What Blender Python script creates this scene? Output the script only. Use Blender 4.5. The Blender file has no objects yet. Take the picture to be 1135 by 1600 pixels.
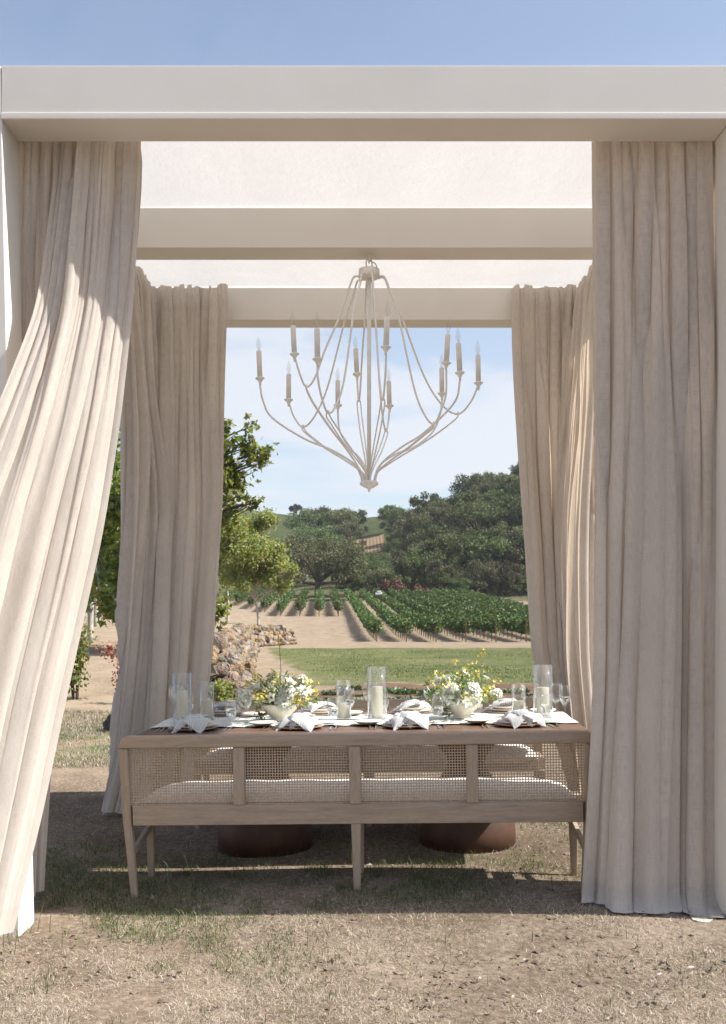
import bpy, bmesh, math, random
import numpy as np
from mathutils import Vector, Matrix, Euler

R = math.radians
rnd = random.Random(7)
rng = np.random.default_rng(11)
sc = bpy.context.scene
COL = sc.collection

# ------------------------------------------------------------------ camera
F = 1555.0           # focal length in photograph pixels (35 mm on a 36 mm high frame)
CH = 1.45            # camera height
CY = -4.6            # camera stands 4.6 m in front of the pergola
cam_d = bpy.data.cameras.new('camera')
cam = bpy.data.objects.new('camera', cam_d)
COL.objects.link(cam)
cam.location = (0, CY, CH)
cam.rotation_euler = (R(90), 0, 0)
cam_d.sensor_fit = 'VERTICAL'
cam_d.sensor_height = 36
cam_d.sensor_width = 36
cam_d.lens = 35
cam_d.shift_y = 0.1
cam_d.clip_start = 0.05
cam_d.clip_end = 3000
cam_d.dof.use_dof = True
cam_d.dof.focus_distance = 5.6
cam_d.dof.aperture_fstop = 7.0
sc.camera = cam

# ------------------------------------------------------------------ sun, sky, exposure
SUN = Vector((0.92, -0.10, 1.0)).normalized()
sun_d = bpy.data.lights.new('sun', 'SUN')
sun_d.energy = 5.0
sun_d.angle = R(0.55)
sun_d.color = (1.0, 0.955, 0.89)
sun = bpy.data.objects.new('sun', sun_d)
COL.objects.link(sun)
sun.rotation_euler = SUN.to_track_quat('Z', 'Y').to_euler()

world = bpy.data.worlds.new('World')
sc.world = world
world.use_nodes = True
wt = world.node_tree
wt.nodes.clear()
def wn(t, **k):
    n = wt.nodes.new(t)
    for a, b in k.items():
        setattr(n, a, b)
    return n
w_out = wn('ShaderNodeOutputWorld')
w_bg = wn('ShaderNodeBackground')
w_bg.inputs['Strength'].default_value = 0.10
w_sky = wn('ShaderNodeTexSky', sky_type='NISHITA', sun_disc=False)
w_sky.sun_elevation = math.asin(SUN.z)
w_sky.sun_rotation = math.atan2(SUN.x, SUN.y)
w_sky.air_density = 1.0
w_sky.dust_density = 1.4
w_sky.ozone_density = 1.0
w_tc = wn('ShaderNodeTexCoord')
w_sep = wn('ShaderNodeSeparateXYZ')
wt.links.new(w_tc.outputs['Generated'], w_sep.inputs[0])
w_add = wn('ShaderNodeMath', operation='ADD'); w_add.inputs[1].default_value = 0.16
w_abs = wn('ShaderNodeMath', operation='ABSOLUTE')
wt.links.new(w_sep.outputs['Z'], w_abs.inputs[0])
wt.links.new(w_abs.outputs[0], w_add.inputs[0])
w_dx = wn('ShaderNodeMath', operation='DIVIDE'); w_dy = wn('ShaderNodeMath', operation='DIVIDE')
wt.links.new(w_sep.outputs['X'], w_dx.inputs[0]); wt.links.new(w_add.outputs[0], w_dx.inputs[1])
wt.links.new(w_sep.outputs['Y'], w_dy.inputs[0]); wt.links.new(w_add.outputs[0], w_dy.inputs[1])
w_cmb = wn('ShaderNodeCombineXYZ')
wt.links.new(w_dx.outputs[0], w_cmb.inputs['X']); wt.links.new(w_dy.outputs[0], w_cmb.inputs['Y'])
w_map = wn('ShaderNodeMapping')
w_map.inputs['Scale'].default_value = (0.75, 1.25, 1.0)
w_map.inputs['Rotation'].default_value = (0, 0, R(14))
w_map.inputs['Location'].default_value = (0.35, 2.3, 0.0)
wt.links.new(w_cmb.outputs[0], w_map.inputs[0])
w_n1 = wn('ShaderNodeTexNoise'); w_n1.inputs['Scale'].default_value = 1.15; w_n1.inputs['Detail'].default_value = 7; w_n1.inputs['Roughness'].default_value = 0.56; w_n1.inputs['Distortion'].default_value = 0.5
wt.links.new(w_map.outputs[0], w_n1.inputs['Vector'])
w_r1 = wn('ShaderNodeMapRange'); w_r1.interpolation_type = 'SMOOTHSTEP'
w_r1.inputs['From Min'].default_value = 0.36; w_r1.inputs['From Max'].default_value = 0.54
w_r1.inputs['To Min'].default_value = 0.34
w_r1.inputs['To Max'].default_value = 0.95
wt.links.new(w_n1.outputs[0], w_r1.inputs['Value'])
# clouds thin out high up in the sky
w_r2 = wn('ShaderNodeMapRange'); w_r2.interpolation_type = 'SMOOTHSTEP'
w_r2.inputs['From Min'].default_value = 0.27; w_r2.inputs['From Max'].default_value = 0.50
w_r2.inputs['To Min'].default_value = 1.0; w_r2.inputs['To Max'].default_value = 0.16
wt.links.new(w_sep.outputs['Z'], w_r2.inputs['Value'])
w_m = wn('ShaderNodeMath', operation='MULTIPLY')
wt.links.new(w_r1.outputs[0], w_m.inputs[0]); wt.links.new(w_r2.outputs[0], w_m.inputs[1])
w_mix = wn('ShaderNodeMix', data_type='RGBA')
w_mix.inputs['B'].default_value = (4.4, 4.6, 5.0, 1)
wt.links.new(w_m.outputs[0], w_mix.inputs['Factor'])
wt.links.new(w_sky.outputs[0], w_mix.inputs['A'])
wt.links.new(w_mix.outputs['Result'], w_bg.inputs['Color'])
wt.links.new(w_bg.outputs[0], w_out.inputs['Surface'])

sc.view_settings.view_transform = 'Standard'
sc.view_settings.look = 'None'
sc.view_settings.exposure = 0.93
sc.view_settings.gamma = 1.0
sc.view_settings.use_curve_mapping = False
sc.render.engine = 'CYCLES'
sc.cycles.max_bounces = 10
sc.cycles.diffuse_bounces = 5
sc.cycles.glossy_bounces = 4
sc.cycles.transmission_bounces = 10
sc.cycles.transparent_max_bounces = 12
sc.cycles.caustics_reflective = False
sc.cycles.caustics_refractive = False
sc.cycles.sample_clamp_indirect = 6.0
sc.cycles.use_denoising = True

# ------------------------------------------------------------------ helpers
def PX(px, D):                     # metres to the right for a column px at distance D from the camera
    return (px - 567.5) / F * D
def PZ(py, D):
    return CH + (960.0 - py) / F * D
def smooth(t):
    t = np.clip(t, 0, 1)
    return t * t * (3 - 2 * t)

def tag(o, label=None, cat=None, group=None, kind=None):
    if label: o['label'] = label
    if cat: o['category'] = cat
    if group: o['group'] = group
    if kind: o['kind'] = kind
    return o

def empty(name, loc=(0, 0, 0), rot=None, label=None, cat=None, group=None):
    o = bpy.data.objects.new(name, None)
    o.empty_display_size = 0.1
    COL.objects.link(o)
    o.location = loc
    if rot is not None:
        o.rotation_euler = rot
    return tag(o, label, cat, group)

def link_mesh(name, me, parent=None, mat=None, loc=None, rot=None, scale=None):
    o = bpy.data.objects.new(name, me)
    COL.objects.link(o)
    if parent is not None: o.parent = parent
    if mat is not None and len(me.materials) == 0: me.materials.append(mat)
    if loc is not None: o.location = loc
    if rot is not None: o.rotation_euler = rot
    if scale is not None: o.scale = (scale,) * 3 if not hasattr(scale, '__len__') else scale
    return o

def np_mesh(name, V, polys, smooth_sh=False, mat=None):
    """V (n,3), polys (m,k) array of equal-size faces or list of such arrays"""
    if not isinstance(polys, list): polys = [polys]
    me = bpy.data.meshes.new(name)
    V = np.asarray(V, dtype=np.float32)
    me.vertices.add(len(V)); me.vertices.foreach_set('co', V.ravel())
    loops = np.concatenate([p.ravel() for p in polys]).astype(np.int32)
    sizes = np.concatenate([np.full(len(p), p.shape[1]) for p in polys]).astype(np.int32)
    starts = np.concatenate([[0], np.cumsum(sizes)[:-1]]).astype(np.int32)
    me.loops.add(len(loops)); me.loops.foreach_set('vertex_index', loops)
    me.polygons.add(len(sizes)); me.polygons.foreach_set('loop_start', starts)
    if smooth_sh:
        me.polygons.foreach_set('use_smooth', np.ones(len(sizes), dtype=bool))
    me.update(calc_edges=True)
    me.validate()
    if mat is not None: me.materials.append(mat)
    return me

class MB:
    def __init__(s):
        s.v = []; s.f = []
    def add(s, vs, fs):
        b = len(s.v)
        s.v += [tuple(v) for v in vs]
        s.f += [tuple(i + b for i in f) for f in fs]
        return s
    def box(s, x0, x1, y0, y1, z0, z1, m=None):
        vs = [(x0,y0,z0),(x1,y0,z0),(x1,y1,z0),(x0,y1,z0),(x0,y0,z1),(x1,y0,z1),(x1,y1,z1),(x0,y1,z1)]
        if m is not None: vs = [m @ Vector(v) for v in vs]
        return s.add(vs, [(0,3,2,1),(4,5,6,7),(0,1,5,4),(1,2,6,5),(2,3,7,6),(3,0,4,7)])
    def taper(s, bottom, top):      # two quads of four points each
        return s.add(list(bottom) + list(top), [(3,2,1,0),(4,5,6,7),(0,1,5,4),(1,2,6,5),(2,3,7,6),(3,0,4,7)])
    def tube(s, pts, radii, n=8, caps=True):
        pts = [Vector(p) for p in pts]
        if not hasattr(radii, '__len__'): radii = [radii] * len(pts)
        rings = []
        prev = None
        for i, p in enumerate(pts):
            t = (pts[min(i+1, len(pts)-1)] - pts[max(i-1, 0)])
            t = t.normalized() if t.length > 1e-9 else Vector((0,0,1))
            if prev is None:
                a = Vector((1,0,0)) if abs(t.x) < 0.8 else Vector((0,1,0))
                u = t.cross(a).normalized()
            else:
                u = (prev - t * prev.dot(t))
                u = u.normalized() if u.length > 1e-6 else t.orthogonal().normalized()
            prev = u
            w = t.cross(u)
            rings.append([p + (u * math.cos(2*math.pi*k/n) + w * math.sin(2*math.pi*k/n)) * radii[i] for k in range(n)])
        vs = [v for r in rings for v in r]
        fs = []
        for i in range(len(pts)-1):
            for k in range(n):
                fs.append((i*n+k, i*n+(k+1) % n, (i+1)*n+(k+1) % n, (i+1)*n+k))
        if caps:
            fs.append(tuple(range(n-1, -1, -1)))
            fs.append(tuple((len(pts)-1)*n+k for k in range(n)))
        return s.add(vs, fs)
    def lathe(s, prof, n=24, c=(0,0,0), close=False):
        vs = []; fs = []
        idx = []
        for (r, z) in prof:
            if r < 1e-6:
                idx.append([len(vs)] * n); vs.append((c[0], c[1], c[2]+z))
            else:
                idx.append(list(range(len(vs), len(vs)+n)))
                vs += [(c[0]+r*math.cos(2*math.pi*k/n), c[1]+r*math.sin(2*math.pi*k/n), c[2]+z) for k in range(n)]
        for i in range(len(prof)-1):
            a, b = idx[i], idx[i+1]
            for k in range(n):
                q = [a[k], a[(k+1) % n], b[(k+1) % n], b[k]]
                q2 = []
                for t in q:
                    if t not in q2: q2.append(t)
                if len(q2) >= 3: fs.append(tuple(q2))
        return s.add(vs, fs)
    def mesh(s, name, mat=None, smooth_sh=False):
        me = bpy.data.meshes.new(name)
        me.from_pydata(s.v, [], s.f)
        me.update()
        if smooth_sh:
            for p in me.polygons: p.use_smooth = True
        if mat is not None: me.materials.append(mat)
        return me
    def build(s, name, mat, parent=None, smooth_sh=False, bevel=0.0, seg=2, loc=None, rot=None):
        o = link_mesh(name, s.mesh(name, mat, smooth_sh), parent, None, loc, rot)
        if bevel > 0:
            m = o.modifiers.new('bevel', 'BEVEL'); m.width = bevel; m.segments = seg; m.limit_method = 'ANGLE'; m.angle_limit = R(40)
            if not smooth_sh:
                for p in o.data.polygons: p.use_smooth = True
                w = o.modifiers.new('wn', 'WEIGHTED_NORMAL'); w.keep_sharp = True
        return o

def catmull(pts, per=8):
    P = [Vector(p) for p in pts]
    P = [P[0]*2-P[1]] + P + [P[-1]*2-P[-2]]
    out = []
    for i in range(1, len(P)-2):
        for k in range(per):
            t = k/per
            a, b, c, d = P[i-1], P[i], P[i+1], P[i+2]
            out.append(0.5*((2*b)+(c-a)*t+(2*a-5*b+4*c-d)*t*t+(3*b-a-3*c+d)*t**3))
    out.append(P[-2])
    return out

def copy_tree(o, parent=None):
    c = o.copy(); COL.objects.link(c); c.parent = parent
    for ch in list(o.children): copy_tree(ch, c)
    return c

# ------------------------------------------------------------------ materials
def new_mat(name):
    m = bpy.data.materials.new(name); m.use_nodes = True
    nt = m.node_tree; nt.nodes.clear()
    out = nt.nodes.new('ShaderNodeOutputMaterial')
    return m, nt, out
def N(nt, t, ins=None, **k):
    n = nt.nodes.new(t)
    for a, b in k.items(): setattr(n, a, b)
    if ins:
        for a, b in ins.items(): n.inputs[a].default_value = b
    return n
def ramp(nt, stops):
    n = nt.nodes.new('ShaderNodeValToRGB')
    e = n.color_ramp.elements
    while len(e) < len(stops): e.new(0.5)
    for i, (p, c) in enumerate(stops):
        e[i].position = p; e[i].color = (*c, 1)
    return n
L = lambda nt, a, b: nt.links.new(a, b)

def noise_bump(nt, vec, scale, strength, dist, detail=4, prev=None):
    n = N(nt, 'ShaderNodeTexNoise', {'Scale': scale, 'Detail': detail})
    if vec is not None: L(nt, vec, n.inputs['Vector'])
    b = N(nt, 'ShaderNodeBump', {'Strength': strength, 'Distance': dist})
    L(nt, n.outputs[0], b.inputs['Height'])
    if prev is not None: L(nt, prev.outputs[0], b.inputs['Normal'])
    return b

def mat_simple(name, color, rough=0.6, var=0.12, scale=12, bump=0.0, bscale=60, bdist=0.002, metal=0.0, spec=0.5, coords='Object', stretch=None):
    m, nt, out = new_mat(name)
    p = N(nt, 'ShaderNodeBsdfPrincipled', {'Roughness': rough, 'Metallic': metal, 'Specular IOR Level': spec})
    tc = N(nt, 'ShaderNodeTexCoord')
    vec = tc.outputs[coords]
    if stretch:
        mp = N(nt, 'ShaderNodeMapping', {'Scale': stretch}); L(nt, vec, mp.inputs[0]); vec = mp.outputs[0]
    n = N(nt, 'ShaderNodeTexNoise', {'Scale': scale, 'Detail': 5}); L(nt, vec, n.inputs['Vector'])
    c0 = tuple(max(0, c*(1-var)) for c in color); c1 = tuple(min(1, c*(1+var)) for c in color)
    r = ramp(nt, [(0.3, c0), (0.7, c1)]); L(nt, n.outputs[0], r.inputs[0])
    L(nt, r.outputs[0], p.inputs['Base Color'])
    if bump > 0:
        b = noise_bump(nt, vec, bscale, bump, bdist); L(nt, b.outputs[0], p.inputs['Normal'])
    L(nt, p.outputs[0], out.inputs[0])
    return m

def mat_cloth(name, color, trans_color, trans=0.3, weave=True, stripe=None):
    """thin woven cloth: diffuse with light shining through"""
    m, nt, out = new_mat(name)
    tc = N(nt, 'ShaderNodeTexCoord')
    uv = tc.outputs['UV']
    def streak(sx, sy, sc_, det=3):
        mp = N(nt, 'ShaderNodeMapping', {'Scale': (sx, sy, 1)}); L(nt, uv, mp.inputs[0])
        n = N(nt, 'ShaderNodeTexNoise', {'Scale': sc_, 'Detail': det, 'Roughness': 0.6}); L(nt, mp.outputs[0], n.inputs['Vector'])
        return n
    a = streak(1.0, 9.0, 38.0)       # weft slubs
    b = streak(12.0, 0.6, 30.0)      # warp
    c = streak(1.0, 1.0, 3.0, 4)     # broad unevenness
    s1 = N(nt, 'ShaderNodeMath', operation='ADD'); L(nt, a.outputs[0], s1.inputs[0]); L(nt, b.outputs[0], s1.inputs[1])
    s2 = N(nt, 'ShaderNodeMath', {1: 0.5}, operation='MULTIPLY'); L(nt, s1.outputs[0], s2.inputs[0])
    r = ramp(nt, [(0.30, tuple(x*0.74 for x in color)), (0.52, color), (0.75, tuple(min(1, x*1.15) for x in color))])
    L(nt, s2.outputs[0], r.inputs[0])
    mr = N(nt, 'ShaderNodeMapRange', {'From Min': 0.3, 'From Max': 0.7, 'To Min': 0.93, 'To Max': 1.05}); L(nt, c.outputs[0], mr.inputs[0])
    mul = N(nt, 'ShaderNodeMix', {'Factor': 1.0}, data_type='RGBA', blend_type='MULTIPLY')
    L(nt, r.outputs[0], mul.inputs['A']); L(nt, mr.outputs[0], mul.inputs['B'])
    col = mul.outputs['Result']
    if stripe:
        mp = N(nt, 'ShaderNodeMapping', {'Scale': (stripe, 0.0, 0.0)}); L(nt, uv, mp.inputs[0])
        w = N(nt, 'ShaderNodeTexWave', {'Scale': 1.0, 'Distortion': 0.0}); L(nt, mp.outputs[0], w.inputs['Vector'])
        rr = ramp(nt, [(0.0, (0.50, 0.51, 0.54)), (0.14, (0.50, 0.51, 0.54)), (0.30, (1, 1, 1))]); L(nt, w.outputs['Color'], rr.inputs[0])
        m2 = N(nt, 'ShaderNodeMix', {'Factor': 1.0}, data_type='RGBA', blend_type='MULTIPLY')
        L(nt, col, m2.inputs['A']); L(nt, rr.outputs[0], m2.inputs['B']); col = m2.outputs['Result']
    d = N(nt, 'ShaderNodeBsdfDiffuse', {'Roughness': 0.6}); L(nt, col, d.inputs['Color'])
    t = N(nt, 'ShaderNodeBsdfTranslucent', {'Color': (*trans_color, 1)})
    bm = N(nt, 'ShaderNodeBump', {'Strength': 0.35, 'Distance': 0.0015}); L(nt, s2.outputs[0], bm.inputs['Height'])
    cr = streak(1.0, 0.4, 11.0, 6)
    b2 = N(nt, 'ShaderNodeBump', {'Strength': 0.45, 'Distance': 0.010}); L(nt, cr.outputs[0], b2.inputs['Height']); L(nt, bm.outputs[0], b2.inputs['Normal'])
    L(nt, b2.outputs[0], d.inputs['Normal']); L(nt, b2.outputs[0], t.inputs['Normal'])
    mx = N(nt, 'ShaderNodeMixShader', {0: trans}); L(nt, d.outputs[0], mx.inputs[1]); L(nt, t.outputs[0], mx.inputs[2])
    L(nt, mx.outputs[0], out.inputs[0])
    return m

def mat_leaf(name, stops, trans=0.35, tcol=None, rough=0.5, gloss=0.06, vlo=0.78, vhi=1.22, hlo=0.485, hhi=0.515):
    m, nt, out = new_mat(name)
    g = N(nt, 'ShaderNodeNewGeometry')
    r = ramp(nt, stops); L(nt, g.outputs['Random Per Island'], r.inputs[0])
    oi = N(nt, 'ShaderNodeObjectInfo')
    hs = N(nt, 'ShaderNodeHueSaturation')
    mr = N(nt, 'ShaderNodeMapRange', {'To Min': vlo, 'To Max': vhi}); L(nt, oi.outputs['Random'], mr.inputs[0])
    mr2 = N(nt, 'ShaderNodeMapRange', {'To Min': hlo, 'To Max': hhi}); L(nt, oi.outputs['Random'], mr2.inputs[0])
    L(nt, mr.outputs[0], hs.inputs['Value']); L(nt, mr2.outputs[0], hs.inputs['Hue']); L(nt, r.outputs[0], hs.inputs['Color'])
    d = N(nt, 'ShaderNodeBsdfDiffuse'); L(nt, hs.outputs[0], d.inputs['Color'])
    t = N(nt, 'ShaderNodeBsdfTranslucent')
    b = N(nt, 'ShaderNodeMix', {'Factor': 1.0, 'B': (*(tcol or (1.0, 1.1, 0.6)), 1)}, data_type='RGBA', blend_type='MULTIPLY')
    L(nt, hs.outputs[0], b.inputs['A']); L(nt, b.outputs['Result'], t.inputs['Color'])
    mx = N(nt, 'ShaderNodeMixShader', {0: trans}); L(nt, d.outputs[0], mx.inputs[1]); L(nt, t.outputs[0], mx.inputs[2])
    gl = N(nt, 'ShaderNodeBsdfGlossy', {'Roughness': rough, 'Color': (1, 1, 1, 1)})
    m2 = N(nt, 'ShaderNodeMixShader', {0: gloss}); L(nt, mx.outputs[0], m2.inputs[1]); L(nt, gl.outputs[0], m2.inputs[2])
    L(nt, m2.outputs[0], out.inputs[0])
    return m

def mat_wood(name, color, var=0.22, rough=0.55, axis=0, scale=6.0, spec=0.3):
    m, nt, out = new_mat(name)
    tc = N(nt, 'ShaderNodeTexCoord')
    s = [9.0, 9.0, 9.0]; s[axis] = 0.7
    mp = N(nt, 'ShaderNodeMapping', {'Scale': tuple(s)}); L(nt, tc.outputs['Object'], mp.inputs[0])
    n = N(nt, 'ShaderNodeTexNoise', {'Scale': scale, 'Detail': 6, 'Roughness': 0.6, 'Distortion': 0.6}); L(nt, mp.outputs[0], n.inputs['Vector'])
    n2 = N(nt, 'ShaderNodeTexNoise', {'Scale': scale*7, 'Detail': 3}); L(nt, mp.outputs[0], n2.inputs['Vector'])
    r = ramp(nt, [(0.28, tuple(c*(1-var) for c in color)), (0.5, color), (0.75, tuple(min(1, c*(1+var*0.7)) for c in color))])
    L(nt, n.outputs[0], r.inputs[0])
    mr = N(nt, 'ShaderNodeMapRange', {'From Min': 0.3, 'From Max': 0.7, 'To Min': 0.86, 'To Max': 1.08}); L(nt, n2.outputs[0], mr.inputs[0])
    mul = N(nt, 'ShaderNodeMix', {'Factor': 1.0}, data_type='RGBA', blend_type='MULTIPLY'); L(nt, r.outputs[0], mul.inputs['A']); L(nt, mr.outputs[0], mul.inputs['B'])
    p = N(nt, 'ShaderNodeBsdfPrincipled', {'Roughness': rough, 'Specular IOR Level': spec}); L(nt, mul.outputs['Result'], p.inputs['Base Color'])
    b = N(nt, 'ShaderNodeBump', {'Strength': 0.2, 'Distance': 0.001}); L(nt, n2.outputs[0], b.inputs['Height']); L(nt, b.outputs[0], p.inputs['Normal'])
    L(nt, p.outputs[0], out.inputs[0])
    return m

def mat_glass(name, tint=(0.985, 0.99, 0.985), gmax=0.6):
    """thin clear glass: lets light straight through, reflects at grazing angles"""
    m, nt, out = new_mat(name)
    lw = N(nt, 'ShaderNodeLayerWeight', {'Blend': 0.5})
    pw = N(nt, 'ShaderNodeMath', {1: 2.4}, operation='POWER'); L(nt, lw.outputs['Facing'], pw.inputs[0])
    r = ramp(nt, [(0.0, tint), (0.6, tuple(c*0.93 for c in tint)), (1.0, tuple(c*0.45 for c in tint))]); L(nt, pw.outputs[0], r.inputs[0])
    t = N(nt, 'ShaderNodeBsdfTransparent'); L(nt, r.outputs[0], t.inputs['Color'])
    g = N(nt, 'ShaderNodeBsdfGlossy', {'Roughness': 0.03, 'Color': (1, 1, 1, 1)})
    f = N(nt, 'ShaderNodeMapRange', {'To Min': 0.04, 'To Max': gmax}); L(nt, pw.outputs[0], f.inputs[0])
    mx = N(nt, 'ShaderNodeMixShader'); L(nt, f.outputs[0], mx.inputs[0]); L(nt, t.outputs[0], mx.inputs[1]); L(nt, g.outputs[0], mx.inputs[2])
    L(nt, mx.outputs[0], out.inputs[0])
    return m
def mat_water(name):
    m, nt, out = new_mat(name)
    p = N(nt, 'ShaderNodeBsdfPrincipled', {'Base Color': (1, 1, 1, 1), 'Roughness': 0.0, 'IOR': 1.33, 'Transmission Weight': 1.0})
    n = N(nt, 'ShaderNodeTexNoise', {'Scale': 3.0}); mr = N(nt, 'ShaderNodeMapRange', {'To Max': 0.01}); L(nt, n.outputs[0], mr.inputs[0]); L(nt, mr.outputs[0], p.inputs['Roughness'])
    L(nt, p.outputs[0], out.inputs[0])
    return m

# pergola render: off-white troweled paint
def mat_plaster():
    m, nt, out = new_mat('off_white_painted_panel')
    tc = N(nt, 'ShaderNodeTexCoord')
    v = tc.outputs['Object']
    n = N(nt, 'ShaderNodeTexNoise', {'Scale': 1.6, 'Detail': 6, 'Roughness': 0.55}); L(nt, v, n.inputs['Vector'])
    r = ramp(nt, [(0.28, (0.69, 0.66, 0.605)), (0.5, (0.735, 0.705, 0.65)), (0.75, (0.765, 0.735, 0.68))]); L(nt, n.outputs[0], r.inputs[0])
    p = N(nt, 'ShaderNodeBsdfPrincipled', {'Roughness': 0.75, 'Specular IOR Level': 0.25}); L(nt, r.outputs[0], p.inputs['Base Color'])
    b = noise_bump(nt, v, 3.0, 0.10, 0.012, 3)
    b = noise_bump(nt, v, 90.0, 0.10, 0.002, 4, b)
    b3 = b
    L(nt, b3.outputs[0], p.inputs['Normal'])
    L(nt, p.outputs[0], out.inputs[0])
    return m

M = {}
M['plaster'] = mat_plaster()
M['canvas'] = mat_cloth('white_canvas_roof', (0.84, 0.83, 0.82), (0.88, 0.87, 0.86), 0.29)
M['linen'] = mat_cloth('oatmeal_linen', (0.745, 0.70, 0.645), (0.78, 0.64, 0.49), 0.36)
M['bench_wood'] = mat_wood('washed_oak', (0.38, 0.295, 0.222), axis=0)
M['bench_wood_v'] = mat_wood('washed_oak_upright', (0.38, 0.295, 0.222), axis=2)
M['cane'] = mat_simple('woven_cane', (0.46, 0.345, 0.235), 0.6, 0.18, 90)
M['cushion'] = mat_simple('pale_cushion_fabric', (0.70, 0.67, 0.63), 0.9, 0.05, 30, 0.3, 300, 0.001, spec=0.1)
M['walnut'] = mat_wood('brown_table_wood', (0.15, 0.085, 0.056), var=0.3, rough=0.38, axis=0, scale=4.0, spec=0.5)
M['rust'] = mat_simple('rust_brown_pedestal', (0.062, 0.027, 0.014), 0.6, 0.3, 7, 0.2, 30)
M['chand'] = mat_simple('matte_putty_metal', (0.80, 0.775, 0.72), 0.5, 0.05, 20, spec=0.4)
M['bulb'] = mat_glass('clear_bulb_glass', (0.93, 0.93, 0.92), 0.3)
M['glass'] = mat_glass('clear_glass')
M['water'] = mat_water('still_water')
M['ceramic'] = mat_simple('speckled_stoneware', (0.66, 0.62, 0.55), 0.35, 0.08, 40)
M['charger'] = mat_simple('taupe_charger_glaze', (0.40, 0.30, 0.23), 0.45, 0.12, 25)
M['cream_bowl'] = mat_simple('cream_ceramic', (0.70, 0.65, 0.54), 0.45, 0.05, 20)
M['steel'] = mat_simple('brushed_steel', (0.72, 0.71, 0.69), 0.22, 0.05, 30, metal=1.0)
M['napkin'] = mat_cloth('striped_napkin_linen', (0.80, 0.80, 0.79), (0.8, 0.8, 0.78), 0.2, stripe=36.0)
def mat_stone(name, color):
    m, nt, out = new_mat(name)
    tc = N(nt, 'ShaderNodeTexCoord'); oi = N(nt, 'ShaderNodeObjectInfo')
    n = N(nt, 'ShaderNodeTexNoise', {'Scale': 2.6, 'Detail': 7, 'Roughness': 0.65}); L(nt, tc.outputs['Object'], n.inputs['Vector'])
    r = ramp(nt, [(0.3, tuple(c*0.55 for c in color)), (0.5, color), (0.72, tuple(c*1.35 for c in color))]); L(nt, n.outputs[0], r.inputs[0])
    hs = N(nt, 'ShaderNodeHueSaturation')
    a_ = N(nt, 'ShaderNodeMapRange', {'To Min': 0.5, 'To Max': 1.3}); L(nt, oi.outputs['Random'], a_.inputs[0]); L(nt, a_.outputs[0], hs.inputs['Value'])
    b_ = N(nt, 'ShaderNodeMath', {1: 7.31}, operation='MULTIPLY'); L(nt, oi.outputs['Random'], b_.inputs[0])
    c_ = N(nt, 'ShaderNodeMath', operation='FRACT'); L(nt, b_.outputs[0], c_.inputs[0])
    d_ = N(nt, 'ShaderNodeMapRange', {'To Min': 0.55, 'To Max': 1.15}); L(nt, c_.outputs[0], d_.inputs[0]); L(nt, d_.outputs[0], hs.inputs['Saturation'])
    L(nt, r.outputs[0], hs.inputs['Color'])
    p = N(nt, 'ShaderNodeBsdfPrincipled', {'Roughness': 0.92, 'Specular IOR Level': 0.15}); L(nt, hs.outputs[0], p.inputs['Base Color'])
    bb = noise_bump(nt, tc.outputs['Object'], 4.5, 0.9, 0.12, 8); L(nt, bb.outputs[0], p.inputs['Normal'])
    L(nt, p.outputs[0], out.inputs[0])
    return m
M['stone_a'] = mat_stone('fieldstone_tan', (0.26, 0.185, 0.112))
M['stone_b'] = mat_stone('fieldstone_grey', (0.215, 0.18, 0.14))
M['stone_c'] = mat_stone('fieldstone_rose', (0.25, 0.16, 0.11))
M['bark_pale'] = mat_simple('pale_bark', (0.42, 0.38, 0.32), 0.9, 0.3, 14, 0.5, 30, 0.01)
M['bark'] = mat_simple('dark_bark', (0.10, 0.075, 0.055), 0.95, 0.3, 8, 0.5, 20, 0.02)
M['post'] = mat_simple('weathered_stake', (0.20, 0.11, 0.065), 0.9, 0.3, 10)
M['leaf_maple'] = mat_leaf('maple_leaf', [(0.0, (0.11, 0.165, 0.03)), (0.55, (0.21, 0.265, 0.06)), (0.88, (0.32, 0.34, 0.09)), (0.975, (0.30, 0.22, 0.05)), (1.0, (0.40, 0.20, 0.05))], 0.6, gloss=0.04)
M['leaf_yellow'] = mat_leaf('yellowing_leaf', [(0.0, (0.19, 0.25, 0.07)), (0.5, (0.30, 0.34, 0.12)), (0.9, (0.42, 0.40, 0.16)), (1.0, (0.42, 0.28, 0.09))], 0.6, gloss=0.03)
M['leaf_oak'] = mat_leaf('oak_leaf', [(0.0, (0.068, 0.072, 0.036)), (0.5, (0.108, 0.110, 0.058)), (1.0, (0.18, 0.17, 0.095))], 0.25, gloss=0.015, vlo=0.62, vhi=1.6, hlo=0.47, hhi=0.52)
M['leaf_oak_green'] = mat_leaf('green_oak_leaf', [(0.0, (0.056, 0.078, 0.030)), (0.5, (0.092, 0.122, 0.048)), (1.0, (0.15, 0.175, 0.075))], 0.25, gloss=0.015, vlo=0.6, vhi=1.6, hlo=0.465, hhi=0.515)
M['leaf_vine'] = mat_leaf('vine_leaf', [(0.0, (0.035, 0.075, 0.020)), (0.5, (0.065, 0.12, 0.028)), (0.9, (0.13, 0.175, 0.05)), (1.0, (0.20, 0.19, 0.06))], 0.3, gloss=0.03)
M['leaf_red'] = mat_leaf('red_leaf', [(0.0, (0.16, 0.025, 0.018)), (0.6, (0.26, 0.045, 0.025)), (1.0, (0.30, 0.10, 0.04))], 0.3)
M['leaf_rust'] = mat_leaf('rust_leaf', [(0.0, (0.09, 0.028, 0.014)), (0.6, (0.14, 0.05, 0.022)), (1.0, (0.17, 0.085, 0.035))], 0.2)
M['leaf_weed'] = mat_leaf('weed_leaf', [(0.0, (0.04, 0.08, 0.03)), (0.6, (0.07, 0.12, 0.045)), (1.0, (0.13, 0.17, 0.07))], 0.3)
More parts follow.
